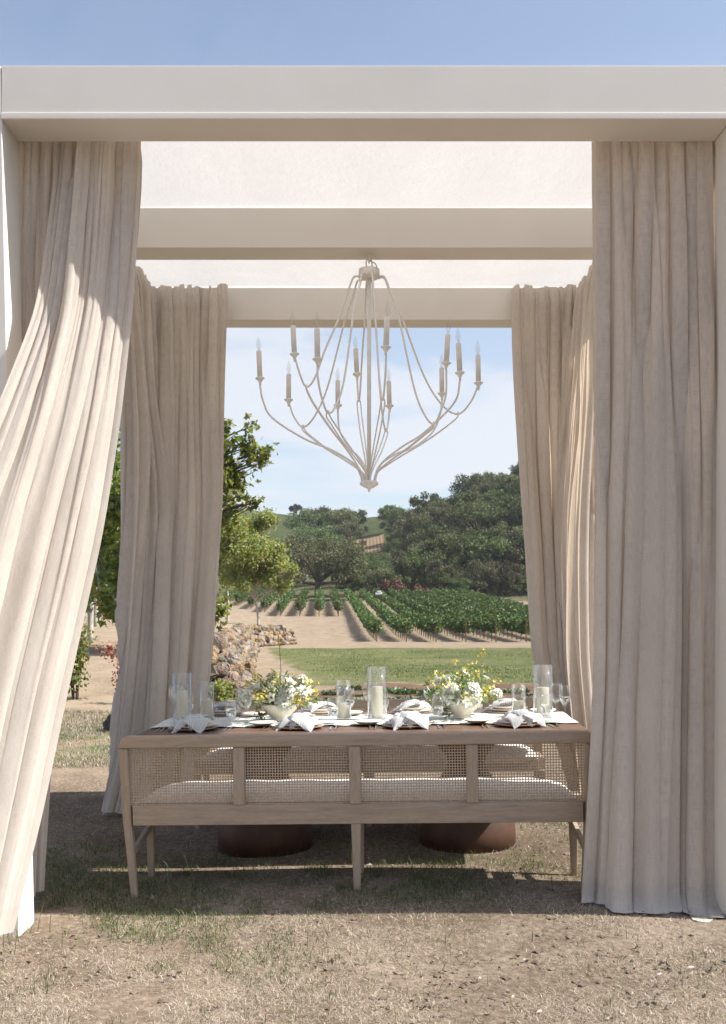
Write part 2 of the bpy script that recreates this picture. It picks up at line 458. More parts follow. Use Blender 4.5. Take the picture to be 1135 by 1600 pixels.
M['leaf_bouquet'] = mat_leaf('bouquet_leaf', [(0.0, (0.12, 0.19, 0.06)), (0.6, (0.23, 0.32, 0.12)), (1.0, (0.40, 0.46, 0.24))], 0.35)
M['petal_white'] = mat_leaf('white_petal', [(0.0, (0.70, 0.71, 0.62)), (1.0, (0.84, 0.83, 0.78))], 0.3, (1, 1, 0.9))
M['petal_yellow'] = mat_leaf('yellow_petal', [(0.0, (0.62, 0.46, 0.05)), (0.6, (0.76, 0.62, 0.10)), (1.0, (0.82, 0.74, 0.28))], 0.3, (1, 1, 0.8))
M['dry_grass'] = mat_leaf('dry_grass_blade', [(0.0, (0.16, 0.12, 0.085)), (0.25, (0.42, 0.345, 0.26)), (0.7, (0.64, 0.55, 0.44)), (0.93, (0.78, 0.71, 0.60)), (1.0, (0.32, 0.33, 0.18))], 0.25, (1, 0.95, 0.8), gloss=0.02)
M['green_grass'] = mat_leaf('green_grass_blade', [(0.0, (0.05, 0.085, 0.025)), (0.5, (0.10, 0.145, 0.045)), (0.85, (0.20, 0.23, 0.09)), (1.0, (0.40, 0.34, 0.20))], 0.3, gloss=0.03)
M['black'] = mat_simple('black_plastic', (0.012, 0.012, 0.012), 0.5, 0.3, 8, 0.4, 12, 0.01)
M['white_paint'] = mat_simple('white_enamel', (0.8, 0.8, 0.8), 0.4, 0.04, 4)
M['dark_pane'] = mat_simple('dark_window', (0.03, 0.035, 0.04), 0.15, 0.1, 4)

def mat_wax():
    m, nt, out = new_mat('ivory_wax')
    p = N(nt, 'ShaderNodeBsdfPrincipled', {'Roughness': 0.45, 'Subsurface Weight': 0.5, 'Subsurface Scale': 0.03})
    p.inputs['Subsurface Radius'].default_value = (1.0, 0.8, 0.5)
    n = N(nt, 'ShaderNodeTexNoise', {'Scale': 10.0}); r = ramp(nt, [(0.3, (0.76, 0.71, 0.58)), (0.7, (0.82, 0.78, 0.66))]); L(nt, n.outputs[0], r.inputs[0])
    L(nt, r.outputs[0], p.inputs['Base Color']); L(nt, p.outputs[0], out.inputs[0])
    return m
M['wax'] = mat_wax()

def mat_runner():
    m, nt, out = new_mat('leaf_print_runner')
    tc = N(nt, 'ShaderNodeTexCoord')
    vo = N(nt, 'ShaderNodeTexVoronoi', {'Scale': 34.0, 'Randomness': 1.0})
    mp = N(nt, 'ShaderNodeMapping', {'Scale': (0.55, 1.5, 1), 'Rotation': (0, 0, 0.7)}); L(nt, tc.outputs['UV'], mp.inputs[0]); L(nt, mp.outputs[0], vo.inputs['Vector'])
    mp2 = N(nt, 'ShaderNodeMapping', {'Scale': (1.5, 0.55, 1), 'Rotation': (0, 0, 0.35)}); L(nt, tc.outputs['UV'], mp2.inputs[0])
    vo2 = N(nt, 'ShaderNodeTexVoronoi', {'Scale': 27.0}); L(nt, mp2.outputs[0], vo2.inputs['Vector'])
    mn = N(nt, 'ShaderNodeMath', operation='MINIMUM'); L(nt, vo.outputs['Distance'], mn.inputs[0]); L(nt, vo2.outputs['Distance'], mn.inputs[1])
    r = ramp(nt, [(0.0, (0.30, 0.36, 0.22)), (0.17, (0.38, 0.42, 0.28)), (0.24, (0.76, 0.76, 0.72))]); L(nt, mn.outputs[0], r.inputs[0])
    d = N(nt, 'ShaderNodeBsdfDiffuse'); L(nt, r.outputs[0], d.inputs['Color'])
    b = noise_bump(nt, tc.outputs['UV'], 30, 0.3, 0.004); L(nt, b.outputs[0], d.inputs['Normal'])
    L(nt, d.outputs[0], out.inputs[0])
    return m
M['runner'] = mat_runner()

# ------------------------------------------------------------------ terrain
WALL_PTS = [(-2.55, 17.0), (-2.9, 20.0), (-4.6, 36.0), (-6.2, 52.0), (-6.1, 54.5), (-5.05, 70.0)]     # (x, distance) along the dry stone wall
def wall_x(D):
    return np.interp(D, [10, 17, 20, 36, 52, 54.5, 70, 120, 400], [-2.2, -2.55, -2.9, -4.6, -6.2, -6.1, -5.05, -8, -40])
def ground_z(x, y):
    x = np.asarray(x, dtype=float); y = np.asarray(y, dtype=float)
    D = y - CY
    base = np.interp(D, [-60, 12, 25, 50, 80, 95, 125, 170, 250, 520, 900], [0, 0, -0.05, -0.25, -0.85, -0.5, 1.25, 4.0, 7.0, 12.0, 14])
    tilt = 0.019 * np.clip(x, -3.5, 3.5) * (1 - smooth((D - 9) / 8))
    d = wall_x(D) - x
    wdt = np.interp(D, [0, 50, 62, 75, 110], [0.5, 0.5, 1.5, 7, 20])
    hgt = 0.85 * smooth((D - 12) / 14) + 0.016 * np.clip(D - 28, 0, 60)
    hgt = hgt * (1 - smooth((D - 75) / 80))
    bank = smooth(d / wdt) * hgt
    hr = 38 * np.exp(-((x - 90) / 65) ** 2) * smooth((D - 176) / 95)
    hl = smooth((D - 235) / 230) * np.clip(29 - 0.18 * x, 8, 90)
    n = 0.012 * np.sin(x * 2.1 + 1.3 * np.sin(y * 1.7)) + 0.010 * np.sin(y * 3.3 + x * 1.1)
    return base + tilt + bank + hr + hl + n * smooth((D - 2) / 2)
def gz(x, y): return float(ground_z(x, y))

def build_ground():
    def axis(lim0, lim1, n, fine):
        t = np.linspace(-1, 1, n)
        s = np.sinh(t * fine) / np.sinh(fine)
        return np.where(s < 0, -s * lim0, s * lim1)
    xs = axis(-420, 420, 230, 6.0)
    # denser rows near the pergola
    ys = CY + np.concatenate([np.linspace(-60, 1.0, 12), np.geomspace(1.6, 950, 330)])
    X, Y = np.meshgrid(xs, ys)
    Z = ground_z(X, Y)
    nx, ny = len(xs), len(ys)
    V = np.stack([X.ravel(), Y.ravel(), Z.ravel()], 1)
    i = np.arange(nx * ny).reshape(ny, nx)
    f = np.stack([i[:-1, :-1], i[:-1, 1:], i[1:, 1:], i[1:, :-1]], -1).reshape(-1, 4)
    me = np_mesh('ground', V, f, True)
    D = (Y - CY).ravel(); x = X.ravel()
    wob = 1.2 * np.sin(x * 0.9) + 0.8 * np.sin(x * 2.3 + 1)
    d = x - wall_x(D)
    lawn = smooth((D - 19.5 - wob * 0.8) / 2.5) * (1 - smooth((D - 49.5 - wob * 0.6) / 3)) * smooth((d - 1.3 + 0.03*np.clip(D-20, 0, 30)) / 1.5)
    lawn = np.maximum(lawn, 0.5 * smooth((D - 9.6) / 0.9) * (1 - smooth((D - 13.6) / 1.6)) * smooth((-x - 2.0) / 0.8))
    bed = smooth((D - 13.2) / 1.5) * (1 - smooth((D - 19.6 - wob * 0.8) / 2)) * smooth((x + 2.2) / 0.6)
    hillg = np.maximum(smooth((D - 300) / 60), 0.6 * smooth((D - 158) / 8))
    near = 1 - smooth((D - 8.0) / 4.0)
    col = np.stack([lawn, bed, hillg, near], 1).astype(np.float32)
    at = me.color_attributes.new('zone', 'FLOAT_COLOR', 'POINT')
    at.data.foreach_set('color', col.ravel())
    m, nt, out = new_mat('dry_meadow_soil')
    g = N(nt, 'ShaderNodeNewGeometry'); pos = g.outputs['Position']
    at_n = N(nt, 'ShaderNodeAttribute', attribute_name='zone')
    sep = N(nt, 'ShaderNodeSeparateColor'); L(nt, at_n.outputs['Color'], sep.inputs[0])
    def nz(s, det=6, rough=0.6, stretch=None):
        v = pos
        if stretch:
            mp = N(nt, 'ShaderNodeMapping', {'Scale': stretch}); L(nt, pos, mp.inputs[0]); v = mp.outputs[0]
        n = N(nt, 'ShaderNodeTexNoise', {'Scale': s, 'Detail': det, 'Roughness': rough}); L(nt, v, n.inputs['Vector']); return n
    nA, nB, nC = nz(1.1, 8), nz(26, 6, 0.7), nz(0.16, 5)
    dry = ramp(nt, [(0.30, (0.15, 0.11, 0.08)), (0.5, (0.29, 0.23, 0.165)), (0.7, (0.40, 0.325, 0.245))])
    sA = N(nt, 'ShaderNodeMath', operation='ADD'); L(nt, nA.outputs[0], sA.inputs[0]); L(nt, nB.outputs[0], sA.inputs[1])
    sB = N(nt, 'ShaderNodeMath', {1: 0.5}, operation='MULTIPLY'); L(nt, sA.outputs[0], sB.inputs[0])
    L(nt, sB.outputs[0], dry.inputs[0])
    grn = ramp(nt, [(0.30, (0.085, 0.105, 0.045)), (0.48, (0.125, 0.14, 0.062)), (0.60, (0.19, 0.18, 0.095)), (0.70, (0.30, 0.24, 0.15))])
    nL = nz(0.55, 8, 0.62, (0.6, 0.35, 1)); sL = N(nt, 'ShaderNodeMath', operation='ADD'); L(nt, nL.outputs[0], sL.inputs[0]); L(nt, nz(3.0, 6, 0.75, (1, 0.4, 1)).outputs[0], sL.inputs[1])
    sL2 = N(nt, 'ShaderNodeMath', {1: 0.5}, operation='MULTIPLY'); L(nt, sL.outputs[0], sL2.inputs[0]); L(nt, sL2.outputs[0], grn.inputs[0])
    drt = ramp(nt, [(0.3, (0.11, 0.072, 0.048)), (0.6, (0.19, 0.13, 0.09)), (0.8, (0.28, 0.20, 0.14))]); L(nt, nz(2.2, 8, 0.7).outputs[0], drt.inputs[0])
    hil = ramp(nt, [(0.3, (0.055, 0.068, 0.032)), (0.6, (0.085, 0.098, 0.045)), (0.8, (0.12, 0.115, 0.06))]); L(nt, nC.outputs[0], hil.inputs[0])
    def mask(ch, lo=0.35, hi=0.65):
        a = N(nt, 'ShaderNodeMath', operation='ADD'); L(nt, sep.outputs[ch], a.inputs[0])
        b = N(nt, 'ShaderNodeMapRange', {'From Min': 0.3, 'From Max': 0.7, 'To Min': -0.3, 'To Max': 0.3}); L(nt, nA.outputs[0], b.inputs[0]); L(nt, b.outputs[0], a.inputs[1])
        r = N(nt, 'ShaderNodeMapRange', {'From Min': lo, 'From Max': hi}, interpolation_type='SMOOTHSTEP'); L(nt, a.outputs[0], r.inputs[0])
        s = N(nt, 'ShaderNodeMath', operation='MULTIPLY'); L(nt, r.outputs[0], s.inputs[0])
        c = N(nt, 'ShaderNodeMapRange', {'From Min': 0.0, 'From Max': 0.15}); L(nt, sep.outputs[ch], c.inputs[0]); L(nt, c.outputs[0], s.inputs[1])
        return s
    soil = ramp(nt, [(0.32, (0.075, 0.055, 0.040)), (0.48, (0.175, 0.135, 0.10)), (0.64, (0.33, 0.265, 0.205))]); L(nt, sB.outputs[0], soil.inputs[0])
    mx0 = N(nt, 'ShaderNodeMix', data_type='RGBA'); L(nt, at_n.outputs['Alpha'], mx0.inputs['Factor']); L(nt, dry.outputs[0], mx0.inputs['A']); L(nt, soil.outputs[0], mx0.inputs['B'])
    cur = mx0.outputs['Result']
    for ch, rr in (('Red', grn), ('Green', drt), ('Blue', hil)):
        mx = N(nt, 'ShaderNodeMix', data_type='RGBA'); L(nt, mask(ch).outputs[0], mx.inputs['Factor']); L(nt, cur, mx.inputs['A']); L(nt, rr.outputs[0], mx.inputs['B']); cur = mx.outputs['Result']
    d = N(nt, 'ShaderNodeBsdfDiffuse', {'Roughness': 0.8}); L(nt, cur, d.inputs['Color'])
    b = noise_bump(nt, pos, 7, 0.6, 0.03, 8); b = noise_bump(nt, pos, 45, 0.8, 0.012, 5, b)
    L(nt, b.outputs[0], d.inputs['Normal']); L(nt, d.outputs[0], out.inputs[0])
    me.materials.append(m)
    o = link_mesh('ground', me); tag(o, 'dry tan meadow ground with lawn and soil bed rising to the hills', kind='structure')
build_ground()

# ------------------------------------------------------------------ pergola
BW = 0.216
ZB, ZT = 3.737, 3.986
XL, XR = -1.675, 1.704
def build_pergola():
    root = empty('pergola', (0, 0, 0), None, 'off-white painted box-beam pergola with canvas roof over the dining table', 'pergola')
    pm = M['plaster']
    def beam(x0, x1, y0, y1, z0=ZB, z1=ZT, name='beam', lip=False):
        b = MB().box(x0, x1, y0, y1, z0, z1)
        if lip: b.box(x0, x1, y0-0.006, y0, z0, z0+0.030)
        return b.build(name, pm, root, bevel=0.004)
    beam(XL+0.004, XR-0.004, 0, BW, lip=True)
    beam(XL+0.004, XR-0.004, 1.61, 1.61+BW)
    beam(XL+0.004, XR-0.004, 3.13, 3.13+BW)
    for s, x in ((-1, XL), (1, XR)):
        x0, x1 = (x-BW, x) if s < 0 else (x, x+BW)
        beam(x0+0.003, x1-0.003, BW+0.004, 3.126, ZB+0.003, ZT-0.003, 'side_beam')
    # posts, the front left one leaning a little inwards at its foot
    for (x, y, lean, s) in ((XL, 0, 0.086, -1), (XR, 0, -0.008, 1), (XL, 3.13, 0.02, -1), (XR, 3.13, 0.0, 1)):
        x0, x1 = (x-BW, x) if s < 0 else (x, x+BW)
        zb = gz(x, y) - 0.03
        b = [(x0+lean, y, zb), (x1+lean, y, zb), (x1+lean, y+BW, zb), (x0+lean, y+BW, zb)]
        t = [(x0, y, ZT), (x1, y, ZT), (x1, y+BW, ZT), (x0, y+BW, ZT)]
        MB().taper(b, t).build('post', pm, root, bevel=0.004)
    # canvas roof: three stretched panels with a little sag
    for (y0, y1) in ((0.15, 0.60), (0.742, 1.735), (1.739, 3.2)):
        nx, ny = 60, 26
        u, v = np.meshgrid(np.linspace(0, 1, nx), np.linspace(0, 1, ny))
        x = XL - 0.1 + u * (XR - XL + 0.2); y = y0 + v * (y1 - y0)
        z = ZT + 0.012 + 0.003 * np.sin(u * 37) * np.sin(v * 3.14) + 0.004 * np.sin(u * 11 + v * 5)
        V = np.stack([x.ravel(), y.ravel(), z.ravel()], 1)
        i = np.arange(nx * ny).reshape(ny, nx)
        f = np.stack([i[:-1, :-1], i[:-1, 1:], i[1:, 1:], i[1:, :-1]], -1).reshape(-1, 4)
        me = np_mesh('roof_panel', V, f, True, M['canvas'])
        uv = me.uv_layers.new(name='UV')
        lu = np.stack([x.ravel(), y.ravel()], 1)[f.ravel()]
        uv.data.foreach_set('uv', lu.astype(np.float32).ravel())
        link_mesh('roof_panel', me, root)
    # small hook of the chandelier stays with the beam
    return root
pergola = build_pergola()

# ------------------------------------------------------------------ curtains
def smooth1d(n, k, g):
    c = g.normal(size=k + 4)
    t = np.linspace(0, k, n)
    i = np.floor(t).astype(int); f = t - i
    i = np.clip(i, 0, k)
    p0, p1, p2, p3 = c[i], c[i+1], c[np.clip(i+2, 0, k+3)], c[np.clip(i+3, 0, k+3)]
    return 0.5*((2*p1)+(p2-p0)*f+(2*p0-5*p1+4*p2-p3)*f*f+(3*p1-p0-3*p2+p3)*f**3)

def fold_phase(n, k, g, jitter=0.55):
    w = np.clip(1 + jitter * g.normal(size=k), 0.35, 2.2)
    e = np.concatenate([[0], np.cumsum(w)]) / w.sum()
    ph = np.interp(np.linspace(0, 1, n), e, np.arange(k + 1))
    ker = np.hanning(max(5, n // (k * 2)) | 1); ker /= ker.sum()
    pad = len(ker) // 2
    return np.convolve(np.pad(ph, pad, mode='edge'), ker, mode='valid')

def curtain(label, rows, k_top, k_bot, amp_top, amp_bot, seed, nu=420, nv=130, width=1.4, hem=True, puddle=0.0, omega=0.5):
    """rows: list of (t, [(x,y,z),...]) control polylines from top to hem"""
    g = np.random.default_rng(seed)
    ts = np.array([r[0] for r in rows]); P = np.array([r[1] for r in rows], dtype=float)   # (R,K,3)
    v = np.linspace(0, 1, nv)
    # monotone smooth interpolation down the rows
    Pv = np.zeros((nv, P.shape[1], 3))
    for j in range(P.shape[1]):
        for c in range(3):
            a = np.interp(v, ts, P[:, j, c])
            ker = np.hanning(19); ker /= ker.sum()
            ap = np.concatenate([2*a[0]-a[9:0:-1], a, 2*a[-1]-a[-2:-11:-1]])
            Pv[:, j, c] = np.convolve(ap, ker, mode='valid')
    K = P.shape[1]
    u = np.linspace(0, 1, nu)
    S = np.zeros((nv, nu, 3))
    if K == 2:
        S = Pv[:, 0, None, :] * (1-u)[None, :, None] + Pv[:, 1, None, :] * u[None, :, None]
    else:
        seg = np.linalg.norm(np.diff(Pv[0], axis=0), axis=1); kn = np.concatenate([[0], np.cumsum(seg)]) / seg.sum()
        for c in range(3):
            for r in range(nv):
                a = np.interp(u, kn, Pv[r, :, c])
                ker = np.hanning(31); ker /= ker.sum()
                ap = np.concatenate([2*a[0]-a[15:0:-1], a, 2*a[-1]-a[-2:-17:-1]])
                S[r, :, c] = np.convolve(ap, ker, mode='valid')
    T = np.gradient(S, axis=1); T[..., 2] = 0
    T /= np.linalg.norm(T, axis=2, keepdims=True) + 1e-9
    Nn = np.stack([T[..., 1], -T[..., 0], np.zeros_like(T[..., 0])], -1)
    V_ = v[:, None]
    wob = np.stack([smooth1d(nu, 7, g) for _ in range(5)], 0)
    wv = np.stack([np.interp(v, np.linspace(0, 1, 5), np.eye(5)[i]) for i in range(5)], 0)
    drift = np.einsum('iv,iu->vu', wv, wob)            # slow wandering of the folds on the way down
    pb = fold_phase(nu, k_bot, g, 0.7)
    ph_b = 2*np.pi*(pb[None, :] + 0.22*drift*V_)
    UU = u[None, :] + 0.012*drift*V_
    disp = np.zeros((nv, nu))
    def ridge(c, w, skew, amp, env, bend):
        cc = c + bend[0]*V_ + bend[1]*np.sin(V_*3.1+c*20)
        t = (UU - cc)/w
        t = np.where(t > 0, t*(1+skew), t*(1-skew))
        return amp*env*np.exp(-np.abs(t)**1.25)
    nt_ = int(k_top*1.9)
    for q in range(nt_):                              # short gathers below the heading
        c = (q + g.uniform(0.1, 0.9))/nt_
        ln = g.uniform(0.10, 0.55)
        env = np.exp(-(V_/ln)**2)*(0.45+0.55*smooth(V_/0.04))
        disp += ridge(c, g.uniform(0.16, 0.42)/k_top*0.8, g.uniform(-0.6, 0.6), amp_top*g.uniform(0.6, 1.8)*(1 if g.uniform() < 0.7 else -1), env, (g.uniform(-0.05, 0.05), 0.0))
    for q in range(k_bot):                            # long folds that reach the hem
        c = (q + g.uniform(0.15, 0.85))/k_bot
        v0 = g.uniform(-0.1, 0.25); env = smooth((V_-v0)/g.uniform(0.25, 0.6))
        disp += ridge(c, g.uniform(0.25, 0.85)/k_bot, g.choice([-1, 1])*g.uniform(0.45, 0.9), amp_bot*g.uniform(0.5, 1.8), env, (g.uniform(-0.05, 0.05), g.uniform(-0.012, 0.012)))
    for q in range(int(k_bot*1.7)):                   # narrow deep creases between them
        c = (q + g.uniform(0.0, 1.0))/(k_bot*1.7)
        v0 = g.uniform(-0.2, 0.5); v1 = g.uniform(0.6, 1.5); env = smooth((V_-v0)/0.3)*(1-smooth((V_-v1)/0.3))
        disp -= ridge(c, g.uniform(0.05, 0.13)/k_bot, g.choice([-1, 1])*g.uniform(0.2, 0.85), amp_bot*g.uniform(0.9, 2.2), env, (g.uniform(-0.05, 0.05), g.uniform(-0.01, 0.01)))
    disp += 0.25*amp_bot*smooth((V_-0.02)/0.4)*np.sin(ph_b) + 0.003*drift
    edge = smooth(u/0.02)[None, :]*smooth((1-u)/0.02)[None, :]
    tang = -omega*np.gradient(disp, axis=1)*nu/60.0
    tang = np.clip(tang, -0.03, 0.03)
    S = S + Nn*disp[..., None] + T*(tang*edge)[..., None]
    # scalloped gathered heading and slightly uneven hem
    S[..., 2] += 0.012*smooth1d(nu, k_top*2, g)[None, :]*np.exp(-V_*60)
    S[..., 2] += 0.010*smooth1d(nu, 9, g)[None, :]*V_**6
    if puddle:
        low = np.clip((puddle - S[..., 2])/puddle, 0, 1)
        S = S + Nn*(0.10*low**2*(1+0.6*smooth1d(nu, 6, g)[None, :]))[..., None]
    S[..., 2] = np.maximum(S[..., 2], ground_z(S[..., 0], S[..., 1]) + 0.008 + 0.006*np.sin(ph_b))
    i = np.arange(nu*nv).reshape(nv, nu)
    f = np.stack([i[:-1, :-1], i[1:, :-1], i[1:, 1:], i[:-1, 1:]], -1).reshape(-1, 4)
    me = np_mesh('curtain', S.reshape(-1, 3), f, True, M['linen'])
    uv = me.uv_layers.new(name='UV')
    U = np.stack([np.broadcast_to(u*width, (nv, nu)), np.broadcast_to(V_*3.9, (nv, nu))], -1).reshape(-1, 2)[f.ravel()]
    uv.data.foreach_set('uv', U.astype(np.float32).ravel())
    o = link_mesh('curtain', me)
    tag(o, label, 'curtain', 'linen curtains of the pergola')
    if hem:                                           # stitched hem: a second layer along the foot
        r0 = int(nv*0.962)
        H = S[r0:, :, :] + Nn[r0:]*0.0035
        n2 = nv - r0
        j = np.arange(nu*n2).reshape(n2, nu)
        fh = np.stack([j[:-1, :-1], j[1:, :-1], j[1:, 1:], j[:-1, 1:]], -1).reshape(-1, 4)
        mh = np_mesh('hem', H.reshape(-1, 3), fh, True, M['linen'])
        uvh = mh.uv_layers.new(name='UV')
        Uh = np.stack([np.broadcast_to(u*width, (n2, nu)), np.broadcast_to(v[r0:, None]*3.9, (n2, nu))], -1).reshape(-1, 2)[fh.ravel()]
        uvh.data.foreach_set('uv', Uh.astype(np.float32).ravel())
        link_mesh('hem', mh, o)
    return o

def pt(px, py, D): return (PX(px, D), D + CY, PZ(py, D))
ztop = 3.90
# swept left panel, blown out in front of the post
curtain('linen curtain swept forward across the front left post', [
    (0.00, [(PX(92, 4.94), 0.34, 3.86), (PX(221, 4.94), 0.34, 3.86)]),
    (0.06, [(PX(90, 4.92), 0.32, 3.62), (PX(220, 4.92), 0.32, 3.62)]),
    (0.22, [pt(58, 480, 4.66), pt(209, 480, 4.76)]),
    (0.36, [pt(-8, 645, 4.32), pt(189, 640, 4.60)]),
    (0.52, [pt(-95, 840, 4.08), pt(158, 830, 4.52)]),
    (0.72, [pt(-170, 1095, 3.92), pt(100, 1080, 4.46)]),
    (0.88, [pt(-210, 1310, 3.86), pt(58, 1275, 4.44)]),
    (1.00, [pt(-225, 1540, 3.84), pt(12, 1450, 4.42)])], 13, 4, 0.034, 0.034, 21, width=1.5)
curtain('linen curtain hanging straight inside the front left post', [
    (0.0, [(PX(30, 4.86), 0.26, 3.86), (PX(118, 4.95), 0.35, 3.86)]),
    (0.4, [(PX(18, 4.86), 0.26, 2.3), (PX(100, 5.0), 0.40, 2.3)]),
    (0.75, [(PX(6, 4.9), 0.30, 0.95), (PX(80, 5.1), 0.50, 0.95)]),
    (1.0, [(PX(0, 4.95), 0.35, 0.03), (PX(60, 5.15), 0.55, 0.03)])], 10, 6, 0.034, 0.045, 5, nu=260, width=1.1)
curtain('linen curtain gathered beside the front right post', [
    (0.0, [(PX(929, 4.95), 0.33, 3.86), (PX(1112, 4.90), 0.28, 3.86), (1.66, 0.66, 3.86)]),
    (0.4, [(PX(931, 4.95), 0.35, 2.3), (PX(1114, 4.90), 0.28, 2.3), (1.66, 0.66, 2.3)]),
    (0.7, [(PX(926, 4.96), 0.36, 1.15), (PX(1116, 4.90), 0.28, 1.15), (1.67, 0.67, 1.15)]),
    (0.9, [(PX(914, 4.98), 0.38, 0.40), (PX(1117, 4.90), 0.28, 0.40), (1.68, 0.69, 0.40)]),
    (1.0, [(PX(907, 4.98), 0.38, 0.02), (PX(1119, 4.88), 0.26, 0.02), (1.70, 0.71, 0.02)])], 21, 12, 0.032, 0.055, 33, nu=600, width=2.3, puddle=0.12)
curtain('linen curtain gathered round the rear left corner', [
    (0.0, [(-1.655, 2.25, 3.965), (-1.63, 3.05, 3.965), (PX(357, 7.65), 3.05, 3.965)]),
    (0.15, [(-1.64, 2.45, 3.4), (-1.60, 3.02, 3.4), (PX(356, 7.62), 3.02, 3.4)]),
    (0.42, [(PX(200, 7.15), 2.55, 2.3), (PX(248, 7.58), 2.98, 2.3), (PX(351, 7.62), 3.02, 2.3)]),
    (0.72, [(PX(188, 7.15), 2.55, 1.15), (PX(240, 7.45), 2.85, 1.15), (PX(331, 7.5), 2.9, 1.15)]),
    (0.9, [(PX(176, 7.2), 2.6, 0.45), (PX(228, 7.42), 2.82, 0.45), (PX(312, 7.5), 2.9, 0.45)]),
    (1.0, [(PX(158, 7.25), 2.65, 0.01), (PX(215, 7.4), 2.8, 0.01), (PX(302, 7.5), 2.9, 0.01)])], 26, 11, 0.030, 0.062, 44, nu=520, width=2.4)
curtain('linen curtain drawn aside at the rear right corner', [
    (0.0, [(PX(799, 7.65), 3.05, 3.965), (1.655, 3.05, 3.965), (1.68, 2.25, 3.965)]),
    (0.15, [(PX(802, 7.62), 3.02, 3.4), (1.63, 3.02, 3.4), (1.67, 2.35, 3.4)]),
    (0.42, [(PX(817, 7.60), 3.0, 2.3), (1.60, 2.98, 2.3), (1.66, 2.4, 2.3)]),
    (0.72, [(PX(833, 7.55), 2.95, 1.15), (1.61, 2.9, 1.15), (1.68, 2.45, 1.15)]),
    (0.85, [(PX(862, 7.45), 2.85, 0.65), (1.66, 2.85, 0.65), (1.72, 2.45, 0.65)]),
    (1.0, [(PX(895, 7.35), 2.75, 0.02), (1.74, 2.85, 0.02), (1.80, 2.45, 0.02)])], 26, 10, 0.030, 0.066, 58, nu=520, width=2.4)

